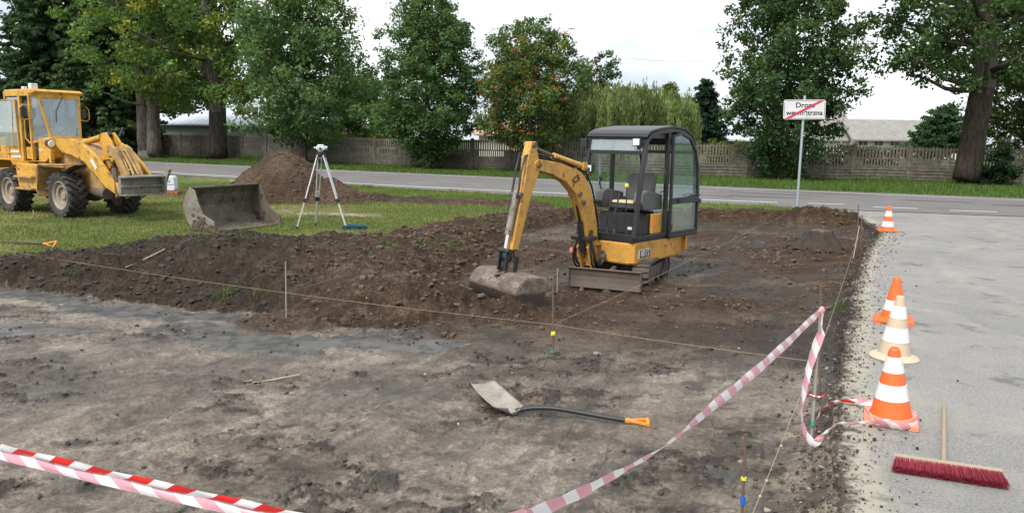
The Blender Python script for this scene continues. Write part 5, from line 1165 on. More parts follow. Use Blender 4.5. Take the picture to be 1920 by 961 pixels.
    MB().tube([(-2.42, -.42, 1.6), (-2.42, -.42, 2.4), (-2.47, -.42, 2.52)], .05, 12).build('exhaust', M['mudsteel'], root)
    # lift arms
    arm = [(-.58, 1.50), (-.52, 1.62), (-.05, 1.63), (.35, 1.56), (.80, 1.36), (1.15, 1.12), (1.42, .88), (1.72, .72), (1.74, .60), (1.60, .55), (1.22, .68), (.85, .95), (.45, 1.18), (-.02, 1.30), (-.30, 1.32)]
    for s in (-1, 1):
        a = MB().prism(arm, s*.42-.035, s*.42+.035).build('lift_arm', Y, root, .006)
        if s < 0: MB().prism([(.74, 1.20), (.80, 1.24), (.98, 1.06), (.92, 1.01)], -.462, -.456).build('sticker', M['white'], a)
    MB().cyl((.62, -.40, 1.14), (.62, .40, 1.14), .13, n=22).build('torque_tube', Y, root)
    for s in (-1, 1):
        MB().cyl((-.35, s*.34, .95), (.25, s*.34, 1.12), .045).cyl((.25, s*.34, 1.12), (.50, s*.36, 1.15), .025).build('lift_ram', M['mudsteel'], root)
    # bellcrank and tilt ram
    MB().cyl((-.35, 0, 1.52), (.42, 0, 1.66), .065).build('tilt_ram', Y, root); MB().cyl((.42, 0, 1.66), (.64, 0, 1.70), .035).ball((.66, 0, 1.71), .07, 12).build('ram_rod', M['dark'], root)
    bc = MB()
    for s in (-1, 1): bc.prism([(.58, 1.74), (.72, 1.76), (.92, 1.58), (1.02, 1.40), (.98, 1.22), (.82, 1.02), (.62, 1.00), (.52, 1.18), (.60, 1.40), (.52, 1.60)], s*.09-.02, s*.09+.02)
    bc.build('bellcrank', Y, root, .006)
    # coupler: two curved side cheeks and the rods fanning down to it
    cp = MB()
    for y in (-.26, .06):
        cp.prism([(1.02, 1.44), (1.14, 1.52), (1.32, 1.46), (1.52, 1.18), (1.70, .92), (1.80, .70), (1.74, .50), (1.62, .46), (1.62, .66), (1.50, .94), (1.34, 1.20), (1.20, 1.30), (1.10, 1.26)], y-.03, y+.03)
    for y in (-.16, -.08, 0): cp.tube([(1.02, y, 1.46), (1.24, y, 1.40), (1.48, y, 1.14), (1.66, y*1.3, .92)], .028, 8)
    cp.cyl((1.10, -.3, 1.42), (1.10, .12, 1.42), .05).cyl((1.65, -.44, .62), (1.65, .36, .62), .045); cp.build('quick_coupler', YW, root, .004)
    MB().beam((1.46, -.40, 1.06), (1.62, -.44, .58), .06, .09).ball((1.62, -.44, .52), .05, 12).build('coupler_lever', M['mudsteel'], root, .004)
    MB().tube([(.95, -.3, .92), (1.05, -.34, 1.2), (1.25, -.36, 1.22), (1.42, -.36, 1.05), (1.40, -.3, .9)], .02, 8).build('hose', M['hose'], root); MB().tube([(-.2, .35, 1.5), (.1, .5, 1.8), (.35, .5, 1.86), (.5, .3, 1.66)], .018, 8).build('hose', M['hose'], root)
    # blade-like attachment carried by the coupler
    at_ = MB().prism([(1.66, .53), (1.74, .53), (1.75, .74), (1.76, .90), (1.68, .93)], -.46, .40).box(1.74, 1.92, -.46, .40, .885, .915).box(1.74, 1.80, -.46, .40, .70, .74).box(1.72, 1.90, -.46, .40, .535, .565)
    at_.prism([(1.70, .53), (1.92, .57), (1.94, .92), (1.74, .93)], .385, .41).beam((1.86, .40, .80), (1.97, .44, 1.06), .07, .09)
    at_.v = [(a+.085, b-.03, c) for a, b, c in at_.v]; at_.build('carriage_plate', M['steel'], root, .004)
    return root
loader()

# ---------------------------------------------------------------- detached loader bucket on the lawn
def big_bucket():
    a = math.atan2(-.42, .91); t = thing('loader_bucket', 'large empty steel loader bucket lying open on the lawn before the soil mound', 'bucket', (-5.55, 14.25, .0), a)
    # x points to the open mouth, y along the width (near end -y)
    pr = [(.42, .015), (.10, .02), (-.14, .08), (-.28, .24), (-.33, .44), (-.27, .64), (-.14, .80)]
    V0, V1 = -.42, 1.28
    sh = MB().sheet(pr, V0, V1, .018); sh.box(-.18, -.10, V0, V1, .775, .80).box(.36, .47, V0-.01, V1+.01, .0, .028)
    sh.build('shell', M['blade'], t, .003)
    for y, mt in ((V0, M['steel']), (V1, M['blade'])):
        MB().prism([(.44, .015), (.10, .02), (-.14, .08), (-.28, .24), (-.33, .44), (-.27, .64), (-.14, .80), (-.02, .74), (.06, .50), (.16, .32), (.42, .20)], y-.012, y+.012).build('side_plate', mt, t, .003)
    MB().prism([(-.34, .25), (-.50, .28), (-.52, .62), (-.34, .66)], .20, .24).prism([(-.34, .25), (-.50, .28), (-.52, .62), (-.34, .66)], .68, .72).build('coupler_hook', M['mudsteel'], t, .004)
    # clay smeared on the near side plate
    m_ = MB(); rd = random.Random(4)
    for k in range(130):
        x = rd.uniform(-.12, .40); z = .03+abs(rd.gauss(0, .10))*(1 if x < .2 else .5); m_.ball((x, V0-.014, min(z, .30)), rd.uniform(.018, .045), 7, (1.2, .35, .9))
    m_.build('caked_soil', clod_flat, t)
    return t
clod_flat = paint('caked_earth', (.085, .062, .045), .5, .9, (.04, .03, .022), bump=1.0, sc=9)
big_bucket()
def catmull(P, k=10):
    P = [Vector(p) for p in P]; o = []
    for i in range(len(P)-1):
        a, b, c, d = P[max(i-1, 0)], P[i], P[i+1], P[min(i+2, len(P)-1)]
        for j in range(k):
            t = j/k; o.append(.5*((2*b)+(c-a)*t+(2*a-5*b+4*c-d)*t*t+(3*b-a-3*c+d)*t**3))
    return o+[P[-1]]

# ---------------------------------------------------------------- soil mound on the lawn
def mound():
    cx, cy = -5.75, 21.0; n = 230; xs = np.linspace(-2.7, 2.7, n); X, Y = np.meshgrid(xs, xs); x, y = X.ravel(), Y.ravel()
    wx = x+.25*fbm(x*.9, y*.9, 301, 3); wy = y+.25*fbm(x*.9, y*.9, 302, 3)
    # a main cone left of the middle and a low shoulder to the right
    d1 = np.sqrt(((wx+.60)/1.66)**2+((wy)/1.45)**2); d2 = np.sqrt(((wx-.75)/1.45)**2+((wy+.1)/1.1)**2)
    c1 = 1.50*np.clip(1-d1, 0, 1)**.95; c2 = .60*np.clip(1-d2, 0, 1)**.9
    h = np.maximum(c1, c2)+.12*np.minimum(c1, c2); pk = 1.26; h = np.where(h > pk-.15, pk-.15+.15*np.tanh((h-pk+.15)/.15), h)
    am = sstep(.0, .12, h); h = h+am*(.07*fbm(x*2.2, y*2.2, 303, 4, .6)+.045*fbm(x*7, y*7, 304, 4, .65)+.02*fbm(x*20, y*20, 305, 2)); h = h-.06*(1-sstep(0, .04, h))
    i = np.arange((n-1)*n).reshape(n-1, n)[:, :-1].ravel(); F = np.stack([i, i+1, i+n+1, i+n], 1)
    keep = (h[F] > -.045).any(1); F = F[keep]
    t2 = sstep(-.4, .5, fbm(x*2, y*2, 306, 5, .6))[:, None]; c = np.array([[.060, .041, .029]])*(1-t2)+np.array([[.090, .064, .046]])*t2
    ca = np.concatenate([c, np.ones((len(x), 1))], 1)
    me = np_mesh('soil_mound', np.stack([x, y, h], 1), F, ground.data.materials[0], True, {'soil': ('FLOAT_COLOR', ca), 'rgh': ('FLOAT', np.full(len(x), .9)), 'fine': ('FLOAT', np.ones(len(x)))})
    o = link('soil_mound', me); o.location = (cx, cy, 0); tag(o, 'tall brown conical mound of loose soil standing on the lawn behind the tripod', 'mound')
    k = 5200; a = rng.uniform(-2.4, 2.4, (k, 2)); ix = np.clip(((a+2.7)/5.4*(n-1)).astype(int), 0, n-1); z = h.reshape(n, n)[ix[:, 1], ix[:, 0]]; q = (z > .0) | (rng.random(k) < .0); q &= z > -.02
    a, z = a[q], z[q]; s = np.clip(.010*np.exp(rng.exponential(.5, len(z))), .008, .042)
    scatter_clods('mound_clods', a[:, 0]+cx, a[:, 1]+cy, s, clod_mat, np.array([[.072, .050, .036]])*rng.uniform(.6, 1.4, (len(z), 1)), .35, z=z)
mound()

# ---------------------------------------------------------------- tripod, level, case
def tripod():
    t = thing('surveying_tripod', 'aluminium surveying tripod with three spread legs on the lawn', 'tripod', (-3.62, 14.55, 0)); top = Vector((-.02, .05, 1.43))
    feet = [Vector((-.46, -.09, 0)), Vector((-.27, .55, 0)), Vector((.46, -.03, 0))]
    hd = MB().cyl(top-Vector((0, 0, .03)), top+Vector((0, 0, .01)), .075, n=24)
    for f in feet: d = (f-top).normalized(); h_ = Vector((d.x, d.y, 0)).normalized(); hd.beam(top+h_*.03-Vector((0, 0, .02)), top+h_*.075+d*.06, .05, .05)
    hd.build('tripod_head', M['dark'], t, .004)
    for f in feet:
        d = (f-top); h_ = Vector((d.x, d.y, 0)).normalized(); s = Vector((-h_.y, h_.x, 0)); p0 = top+h_*.06-Vector((0, 0, .03)); mid = p0.lerp(f, .60)
        lg = MB()
        for q in (-1, 1): lg.cyl(p0+s*.035*q, mid+s*.028*q, .0125, n=8)
        lg.beam(p0.lerp(f, .5), f+Vector((0, 0, .05)), .034, .022, up=h_); lg.beam(p0+s*.0, p0.lerp(f, .05), .07, .02, up=h_)
        l = lg.build('leg', M['alu'], t, .001)
        MB().beam(mid-(f-p0)*.02, mid+(f-p0)*.035, .085, .045, up=h_).beam(mid, mid+h_*.06, .02, .03).build('clamp', M['dark'], l, .004)
        MB().cyl(f+Vector((0, 0, .06)), f-Vector((0, 0, .03)), .02, .004, 10).box(f.x-.03, f.x+.03, f.y-.012, f.y+.012, .045, .055).build('foot', M['dark'], l)
    MB().tube([top+Vector((-.04, -.06, -.05)), top+Vector((-.12, -.12, -.5)), top+Vector((-.19, -.12, -.62)), top+Vector((-.22, -.09, -.78)), top+Vector((-.25, -.08, -.9))], .011, 6).build('strap', flat('maroon_strap', (.09, .02, .025), .8), t)
    lv = thing('survey_level', 'grey optical level mounted on top of the aluminium tripod', 'level', (-3.64, 14.60, 1.442))
    b = MB().cyl((0, 0, 0), (0, 0, .022), .062, n=24); b.build('tribrach', M['dark'], lv); MB().cyl((0, 0, .02), (0, 0, .05), .05, .055, 24).build('base_ring', M['galv'], lv)
    MB().box(-.075, .085, -.045, .045, .05, .125).prism([(-.07, .124), (.08, .124), (.05, .155), (-.04, .155)], -.035, .035).build('housing', M['alu'], lv, .014)
    MB().cyl((.075, 0, .092), (.125, 0, .092), .036, .038, 20).cyl((-.075, 0, .092), (-.12, 0, .092), .022, .018, 16).build('telescope', M['galv'], lv); MB().cyl((.126, 0, .092), (.128, 0, .092), .03, n=18).cyl((0, -.045, .085), (0, -.075, .085), .022, n=14).build('knob', M['dark'], lv)
    lv.rotation_euler = (0, 0, .15)
    c = thing('instrument_case', 'dark teal plastic tray lying on the grass by the right tripod leg', 'case', (-3.03, 14.62, .0), .1)
    c1 = MB().box(-.21, .21, -.13, .13, .0, .025)
    for s in (-1, 1): c1.box(-.21, .21, s*.13-.012, s*.13+.012, .0, .085); c1.box(s*.205-.012, s*.205+.012, -.13, .13, .0, .085); c1.box(-.225, .225, s*.14-.01, s*.14+.01, .07, .09)
    c1.build('tray', M['teal'], c, .006); MB().box(-.20, .20, -.12, .12, .026, .034).build('lining', M['dark'], c); MB().box(.07, .13, -.152, -.14, .03, .07).box(-.13, -.07, -.152, -.14, .03, .07).build('latch', M['dark'], c)
tripod()

# ---------------------------------------------------------------- road sign
def sign():
    t = thing('road_sign', 'white town-style sign with red diagonal bar on a tall grey post', 'road sign', (7.08, 19.13, 0))
    MB().cyl((0, 0, -.1), (0, 0, 2.90), .030, n=16).cyl((0, 0, 2.90), (0, 0, 2.92), .033, n=16).build('post', M['galv'], t)
    F_ = Matrix.Translation((.0, -.045, 2.585)) @ Matrix.Rotation(R(6), 4, 'Z') @ Matrix.Rotation(R(-1.2), 4, 'Y')
    def rr_(w, h, r, y0, y1, mb):
        pts = []
        for cx, cz, a in ((w/2-r, h/2-r, 0), (-w/2+r, h/2-r, 90), (-w/2+r, -h/2+r, 180), (w/2-r, -h/2+r, 270)):
            for k in range(5): b = R(a+22.5*k); pts.append((cx+r*math.cos(b), cz+r*math.sin(b)))
        return mb.prism(pts, y0, y1)
    pl = rr_(1.07, .47, .05, -.004, .004, MB(F_)).build('plate', M['white'], t)
    b = MB(F_)
    for s in (-1, 1): b.box(-.49, .49, -.0072, -.0045, s*.212-.004, s*.212+.004); b.box(s*.512-.004, s*.512+.004, -.0072, -.0045, -.17, .17)
    b.build('border', M['ink'], pl)
    TX = F_ @ Matrix.Translation((0, -.0062, 0)) @ Matrix.Rotation(PI/2, 4, 'X')
    text_obj('lettering', 'Droga', .168, TX @ Matrix.Translation((.01, .100, 0)), M['ink'], pl, .0005, .0032, 1.16); text_obj('lettering', 'wewnętrzna', .168, TX @ Matrix.Translation((.0, -.082, 0)), M['ink'], pl, .0005, .0032, 1.10)
    MB(F_).add([(-.51, -.0095, -.222), (-.39, -.0095, -.222), (.51, -.0095, .222), (.39, -.0095, .222), (-.51, -.008, -.222), (-.39, -.008, -.222), (.51, -.008, .222), (.39, -.008, .222)], [(0, 1, 2, 3), (7, 6, 5, 4), (0, 4, 5, 1), (1, 5, 6, 2), (2, 6, 7, 3), (3, 7, 4, 0)]).build('cancel_bar', M['red'], pl)
    MB(F_).box(-.45, .45, .005, .02, .10, .13).box(-.45, .45, .005, .02, -.13, -.10).build('bracket', M['galv'], t, .002); MB().box(-.045, .045, -.02, .045, 2.66, 2.70).box(-.045, .045, -.02, .045, 2.45, 2.49).build('clamp', M['galv'], t, .003)
sign()

# ---------------------------------------------------------------- cones
def cone(label, loc, rz, bands, base, hgt=.5, r0_=.135, round_=False, bs=.34, tilt=(0, 0), grp='traffic cones along the pit edge', feet=False):
    t = thing('traffic_cone', label, 'traffic cone', loc, rz, grp); t.rotation_euler = (tilt[0], tilt[1], rz)
    zb = .035; r1 = .030
    def rad(z): return r0_+(r1-r0_)*(z-zb)/(hgt-zb)
    if round_:
        MB().lathe([(.001, 0), (bs/2, 0), (bs/2+.004, .012), (bs/2-.01, .026), (r0_+.012, .040), (r0_, .045)], n=40).build('base', base, t)
    else:
        b = MB().box(-bs/2, bs/2, -bs/2, bs/2, .008, zb)
        for sx in (-1, 1):
            for sy in (-1, 1): b.box(sx*(bs/2-.03)-.03, sx*(bs/2-.03)+.03, sy*(bs/2-.03)-.03, sy*(bs/2-.03)+.03, 0, .01)
        b.lathe([(r0_+.016, zb), (r0_+.010, zb+.012), (r0_, zb+.016)], n=36); b.build('base', base, t, .008)
    zs = [zb]+[q[0] for q in bands]; body = MB(); sl_ = []
    body.lathe([(rad(zb), zb), (rad(hgt-.012), hgt-.012), (r1-.006, hgt), (r1-.012, hgt), (r1-.012, hgt-.03), (.001, hgt-.03)], n=40); o = body.build('cone_body', bands[0][1] if isinstance(bands[0][1], bpy.types.Material) else M['orange'], t)
    z0 = zb
    for z1, mt, raised in bands:
        if raised:
            MB().lathe([(rad(z0), z0), (rad(z0)+.0025, z0+.001), (rad(z1)+.0025, z1-.001), (rad(z1), z1)], n=40).build('sleeve', mt, t)
        z0 = z1
    return t
O, Wm, Bm = M['orange'], M['cwhite'], M['beige']; Wd = paint('dirty_sleeve', (.70, .68, .65), .35, .5, (.40, .35, .29), bump=0)
cone('nearest orange and white cone on a salmon square base wrapped in tape', (2.455, 4.74, 0), -.42, [(.155, O, 0), (.255, Wm, 1), (.33, O, 0), (.43, Wm, 1), (.485, O, 0)], M['salmon'], .485, .125, bs=.31, tilt=(.02, -.03))
cone('dirty beige and white cone with a round base between two orange cones', (3.20, 6.22, 0), 0, [(.15, Bm, 0), (.265, Wd, 1), (.345, Bm, 0), (.445, Wd, 1), (.53, Bm, 0)], Bm, .53, .125, True, .38, tilt=(0, .02))
cone('orange cone half hidden behind the beige cone', (3.86, 7.58, 0), -.42, [(.12, O, 0), (.22, Wm, 1), (.45, O, 0)], O, .45, .12, bs=.36)
cone('farthest orange and white cone alone at the corner by the road', (7.75, 15.8, 0), -.3, [(.10, O, 0), (.21, Wm, 1), (.31, O, 0), (.42, Wm, 1), (.53, O, 0)], O, .53, .13, bs=.37)

# ---------------------------------------------------------------- broom
def broom():
    a = Vector((2.13, 4.03, .052)); b = Vector((2.605, 3.845, .052)); d = (b-a).normalized(); n = Vector((d.y, -d.x, 0)); up = Vector((0, 0, 1))
    t = thing('push_broom', 'wide push broom with dark red bristles and pale wooden stick lying on the tarmac', 'broom', tuple((a+b)/2*1.0)); t.location.z = 0; o = Vector(t.location)
    A, B = a-o, b-o
    hd = MB().beam(A-d*.005, B+d*.005, .045, .024, up=(n*.75+up*.66)); hd.build('broom_head', M['wood'], t, .006)
    br = MB(); rd = random.Random(3); axis = (n*.80-up*.22).normalized(); v = []; f = []
    for i in range(50):
        for j in range(4):
            c = A.lerp(B, (i+.5)/50)+(axis.cross(d))*((j-1.5)*.0105)+axis*.010
            for k in range(9):
                L = rd.uniform(.088, .104); sp = Vector((rd.gauss(0, .1), rd.gauss(0, .1), rd.gauss(0, .1))); e = c+(axis+sp*.8+d*(i-25)*.007).normalized()*L
                e.z = max(e.z, .003); w_ = Vector((rd.gauss(0, 1), rd.gauss(0, 1), rd.gauss(0, 1))).cross(axis).normalized()*.0015; u_ = w_.cross(axis).normalized()*.0015; q = len(v)
                v += [c+w_+sp*.012, c-w_+sp*.012, c+u_+sp*.012, e+w_*.7, e-w_*.7, e+u_*.7]; f += [(q, q+1, q+4, q+3), (q+1, q+2, q+5, q+4), (q+2, q, q+3, q+5), (q+3, q+4, q+5)]
    br.add(v, f); br.build('bristles', M['bristle'], t)
    c = A.lerp(B, .47); e = Vector((2.955, 5.02, .014))-o; MB().cyl(c-(e-c).normalized()*-.02, e, .0135, .0125, 14).build('handle', M['wood'], t); MB().cyl(c, c+(e-c).normalized()*.05, .02, .017, 14).build('socket', M['wood'], t)
broom()

# ---------------------------------------------------------------- shovel
def d_handle(mb, p, d, side, L=.115, w_=.055):
    """Y-shaped grip: p start, d direction, side axis"""
    q = p+d*L
    mb.beam(p, p+d*.035, .030, .026, up=side.cross(d)); mb.beam(p+d*.028, q+side*w_*.9, .016, .020, up=side.cross(d)); mb.beam(p+d*.028, q-side*w_*.9, .016, .020, up=side.cross(d)); mb.cyl(q-side*w_, q+side*w_, .0135, n=12)
def shovel():
    z0 = PITZ+.0; t = thing('shovel', 'shovel with pale worn blade, black shaft and orange grip lying in the mud', 'shovel', (.02, 5.35, z0)); o = Vector(t.location)
    hh2 = lambda x, y: hz(x, y)
    h0, h1 = hh2(.03, 5.36), hh2(.82, 5.21); P = [Vector((x, y, h0+(h1-h0)*(x-.03)/.79+dz)) for x, y, dz in ((.03, 5.36, .045), (.16, 5.36, .066), (.30, 5.34, .072), (.48, 5.30, .058), (.66, 5.25, .040), (.82, 5.21, .026))]
    P = [p-o for p in P]; MB().tube(catmull(P, 5), .0172, 12).build('shaft', M['dark'], t)
    g_ = MB(); d = (P[-1]-P[-2]).normalized(); d.z = .02; d.normalize(); d_handle(g_, P[-1], d, Vector((.1, 1, .12)).normalized(), .16, .045); g_.build('grip', M['tooly'], t, .004)
    # blade: from the socket (right, low) up to the tip at the left
    e0 = Vector((.03, 5.34, hh2(.03, 5.34)+.02))-o; tip = Vector((-.235, 5.86, hh2(-.24, 5.86)+.085))-o; ax = (tip-e0).normalized(); sd_ = Vector((ax.y, -ax.x, 0)).normalized(); nn = sd_.cross(ax).normalized()
    if nn.z < 0: nn = -nn
    L = (tip-e0).length*.93; v = []; nu, nv = 14, 12
    for i in range(nu+1):
        u = i/nu; wd = .112*min(1, .35+3.2*u)**.6*(1-.10*max(0, u-.75)/.25)
        for j in range(nv+1):
            q = j/nv*2-1; y = q*wd; dip = .014*(q*q)-.018*math.sin(PI*u)*.6+(.02*max(0, abs(q)-.75)/.25*(1-u)); bk_ = .035*max(0, 1-u/.18)*(abs(q)**1.5)
            v.append(e0+ax*(L*u-bk_*.5)+sd_*y+nn*(dip+bk_))
    n1 = len(v); v2 = [p-nn*.0035 for p in v]; f = []
    for i in range(nu):
        for j in range(nv):
            a = i*(nv+1)+j; f += [(a, a+1, a+nv+2, a+nv+1), (n1+a, n1+a+nv+1, n1+a+nv+2, n1+a+1)]
    for i in range(nu):
        for j in (0, nv): a = i*(nv+1)+j; f.append((a, a+nv+1, n1+a+nv+1, n1+a))
    for j in range(nv):
        for i in (0, nu): a = i*(nv+1)+j; f.append((a, a+1, n1+a+1, n1+a))
    mb = MB().add(v+v2, f, True); bl = mb.build('blade', M['blade_w'], t)
    MB().tube([P[0]+(P[1]-P[0])*.35, P[0], P[0].lerp(e0, .6), e0+ax*.09+nn*.0], [.0185, .021, .021, .008], 12).build('socket', M['blade_w'], t)
    t2 = thing('spade', 'black shaft with orange grip of a tool lying on the grass at the left edge', 'spade', (-7.6, 11.82, 0)); o = Vector(t2.location)
    p = [Vector((-8.35, 11.93, .04)), Vector((-7.8, 11.88, .035)), Vector((-7.28, 11.80, .035))]; MB().tube([q-o for q in p], .0165, 10).build('shaft', M['dark'], t2)
    g2 = MB(); d_handle(g2, p[-1]-o, (p[-1]-p[-2]).normalized(), Vector((.1, .7, .7)).normalized(), .20, .06); g2.build('grip', M['tooly'], t2, .004)
    MB().prism([(-8.95+7.6, -.10), (-8.66+7.6, -.12), (-8.55+7.6, .0), (-8.60+7.6, .18), (-8.9+7.6, .22)], .0, .02, 'z').beam((-1.0, .12, .02), (-.73, .11, .045), .04, .04).build('blade', M['steel'], t2, .004)
shovel()

# ---------------------------------------------------------------- stakes
def stake(name, label, p0, p1, r, mat, cat='stake', grp='setting-out stakes', marks=(), n=8):
    t = thing(name, label, cat, p0, 0, grp); o = Vector(p0); MB().cyl(Vector((0, 0, -.12)), Vector(p1)-o, r, r*.9, n).build('shaft', mat, t)
    for z0, z1, mt, k in marks:
        a = (Vector(p1)-o); L = a.length; u = a.normalized(); MB().cyl(u*z0, u*z1, r*k, n=10).build('marking', mt, t)
    return t
SR = M['rust']
stake('wooden_stake', 'thin pale wooden stake in a small soil heap where two lines meet', (-2.36, 7.87, hz(-2.36, 7.87)), (-2.35, 7.87, .46), .0085, M['stake'])
stake('marker_rod', 'thin rod carrying a yellow plastic tag in front of the bucket', (.40, 7.0, PITZ), (.385, 7.0, .52), .009, SR, marks=[(.165, .20, M['ylw'], 2.3), (.0, .03, M['greenp'], 1.6)])
MBt = MB().ball((.40, 6.985, -.035), .017, 12, (1, .8, 1.3)); tag(MBt.build('line_clip', M['ylw'], None), 'small yellow clip tied to the thin rod before the bucket', 'clip')
stake('marker_rod', 'dark rod with blue and yellow paint marks in the foreground by the tape', (1.22, 3.75, PITZ), (1.21, 3.75, .28), .0085, SR, marks=[(.12, .165, M['bluep'], 1.5), (.255, .27, M['ylw'], 1.7)])
stake('marker_rod', 'grey leaning rod holding the knotted end of the barrier tape', (1.90, 4.60, PITZ), (1.955, 4.75, .73), .0095, M['stake'], marks=[(.22, .25, M['greenp'], 1.4)])
stake('marker_rod', 'tall thin rod standing just behind the one with the tape knot', (2.37, 5.62, PITZ), (2.30, 5.62, .72), .009, SR)
stake('marker_rod', 'tallest thin rod at the far corner of the pit next to the last cone', (6.27, 13.8, hz(6.27, 13.8)), (6.21, 13.8, .69), .011, SR)
stake('marker_rod', 'short thin rod at the far pit corner right of its taller neighbour', (6.50, 14.2, hz(6.5, 14.2)), (6.47, 14.2, .47), .011, SR)
stake('wooden_stake', 'slanting stick leaning between the far corner rods', (5.75, 12.85, hz(5.75, 12.85)), (6.26, 13.8, .31), .008, M['wood'])
stake('marker_rod', 'short broken stick poking out of the soil between bucket and dozer blade', (.60, 9.9, PITZ), (.60, 9.9, .10), .011, M['wood'])
stake('wooden_peg', 'small pale peg in the lawn between the loader wheels', (-9.95, 15.95, 0), (-10.0, 15.95, .14), .012, M['wood'], grp=None)

# ---------------------------------------------------------------- builder's lines
def line(label, pts, r=.0022, sag=.03):
    c = []
    for a, b in zip(pts[:-1], pts[1:]):
        for i in range(12):
            q = i/12; p = Vector(a).lerp(Vector(b), q); p.z -= sag*4*q*(1-q)*(Vector(b)-Vector(a)).length/6; c.append(p)
    c.append(Vector(pts[-1])); o = MB().tube(c, r, 5).build('string_line', M['string'], None); return tag(o, label, 'string line', 'setting-out lines over the pit')
line('taut string running from the left grass over both front stakes to the tape rod', [(-9.6, 12.6, -.0), (-7.16, 10.6, .12), (-2.36, 7.87, .13), (.39, 7.0, .05), (1.925, 4.68, .40)], .0016, .02)
line('string running from the wooden stake along the cut edge towards the far grass', [(-2.36, 7.87, .13), (-1.31, 11.0, .16), (-.21, 14.6, .14), (.9, 18.8, .12)], .0017)
line('yellowish string passing in front of the dozer blade from the tagged rod', [(.39, 7.0, .05), (2.30, 10.2, .14), (4.64, 14.5, .2), (6.25, 17.6, .15)], .0016)
line('string following the tarmac edge on the right from the foreground to the far rods', [(.92, 2.7, .02), (1.12, 3.3, .08), (1.81, 4.6, .21), (2.33, 5.6, .26), (6.24, 13.8, .12)], .0016)
for q, lb in (((1.28, 3.6, .10), 'small string knot close right of the painted foreground rod'), ((1.47, 3.95, .14), 'string knot nearest below the loop of the hanging tape'), ((1.20, 3.45, .09), 'lowest string knot at the bottom edge beside the painted rod')): tag(MB().ball(q, .009, 8).build('string_knot', M['string'], None), lb, 'knot', 'knots along the right string')

# ---------------------------------------------------------------- barrier tape
def tape_mat(name, red, wht, tr):
    t = NT(name); u = t.attr('tu', 'Fac'); v = t.attr('tv', 'Fac'); q = t.math('FRACT', t.math('ADD', t.math('MULTIPLY', u, 1/.150), t.math('MULTIPLY', v, .42)))
    s = t.math('GREATER_THAN', q, .52); wr = t.noise(30, 3)
    t.set('Base Color', t.mix(s, red, wht)); t.set('Roughness', .32); t.bump(wr, .2, .003)
    tl = t.n('ShaderNodeBsdfTranslucent'); t.l(t.mix(s, red, wht), tl.inputs[0]); m_ = t.n('ShaderNodeMixShader'); m_.inputs[0].default_value = tr
    t.l(t.b.outputs[0], m_.inputs[1]); t.l(tl.outputs[0], m_.inputs[2]); t.l(m_.outputs[0], t.o.inputs[0]); return t.m
T_front = tape_mat('tape_front', (.72, .03, .025), (.80, .80, .80), .2); T_back = tape_mat('tape_back', (.70, .36, .42), (.80, .77, .79), .3)

def tape(name, pts, widths, angles, mat, parent=None, v0=0, v1=1, u0=0, k=12, off=None):
    """ribbon; angle 0 stands upright, 90 degrees lies flat; pts carry the middle line"""
    n0 = len(pts); C = catmull(pts, k); n = len(C); V = []; U = []; W = []; d = 0
    for i, p in enumerate(C):
        q = i/(n-1)*(n0-1); a = np.interp(q, range(n0), angles); wd = np.interp(q, range(n0), widths)
        tg = (C[min(i+1, n-1)]-C[max(i-1, 0)]).normalized(); sd_ = Vector((tg.y, -tg.x, 0))
        sd_ = sd_.normalized() if sd_.length > .05 else Vector((1, 0, 0)); up = sd_.cross(tg).normalized(); up = up if up.z > 0 or abs(up.z) < .01 else -up
        w_ = up*math.cos(R(a))+sd_*math.sin(R(a)); w_.normalize()
        if i: d += (p-C[i-1]).length
        m_ = 7
        for j in range(m_):
            t = j/(m_-1)-.5; V.append(p+w_*wd*t+(sd_*math.cos(R(a))-up*math.sin(R(a)))*(.006*math.cos(t*PI)+.0025*math.sin(i*.9+t*5))); U.append(u0+d); W.append(v0+(v1-v0)*(t+.5))
    m_ = 7; F = [(i*m_+j, i*m_+j+1, (i+1)*m_+j+1, (i+1)*m_+j) for i in range(n-1) for j in range(m_-1)]
    return link(name, np_mesh(name, V, F, mat, True, {'tu': ('FLOAT', U), 'tv': ('FLOAT', W)}), parent)

tl = thing('barrier_tape', 'folded red and white barrier tape stretched low across the lower left corner', 'barrier tape', (0, 0, 0), 0, 'barrier tapes round the pit')
LP = [(-2.6, 2.78, .815), (-1.85, 2.5, .714), (-1.71, 2.45, .704), (-1.16, 2.3, .662), (-.67, 2.2, .612), (-.3, 2.12, .585), (.05, 2.10, .57)]
tape('upper_fold', [(x, y, z) for x, y, z in LP], [.042]*7, [30]*7, T_front, tl, v0=.9, v1=0)
tape('lower_fold', [(x, y+.006, z-.031) for x, y, z in LP], [.034]*7, [-18]*7, T_back, tl, v0=0, v1=.8, u0=.055)
tr = thing('barrier_tape', 'pinkish barrier tape rising from the bottom edge to the leaning rod and nearest cone', 'barrier tape', (0, 0, 0), 0, 'barrier tapes round the pit')
RP_ = [(-.35, 2.12, .565), (.01, 2.3, .55), (.08, 2.35, .545), (.32, 2.6, .535), (.63, 3.0, .515), (.92, 3.4, .535), (1.39, 4.0, .605), (1.945, 4.73, .715)]
tape('rising_band', RP_, [.074, .074, .074, .070, .026, .062, .064, .050], [20, 20, 20, 25, 40, 5, 0, 0], T_back, tr, k=14)
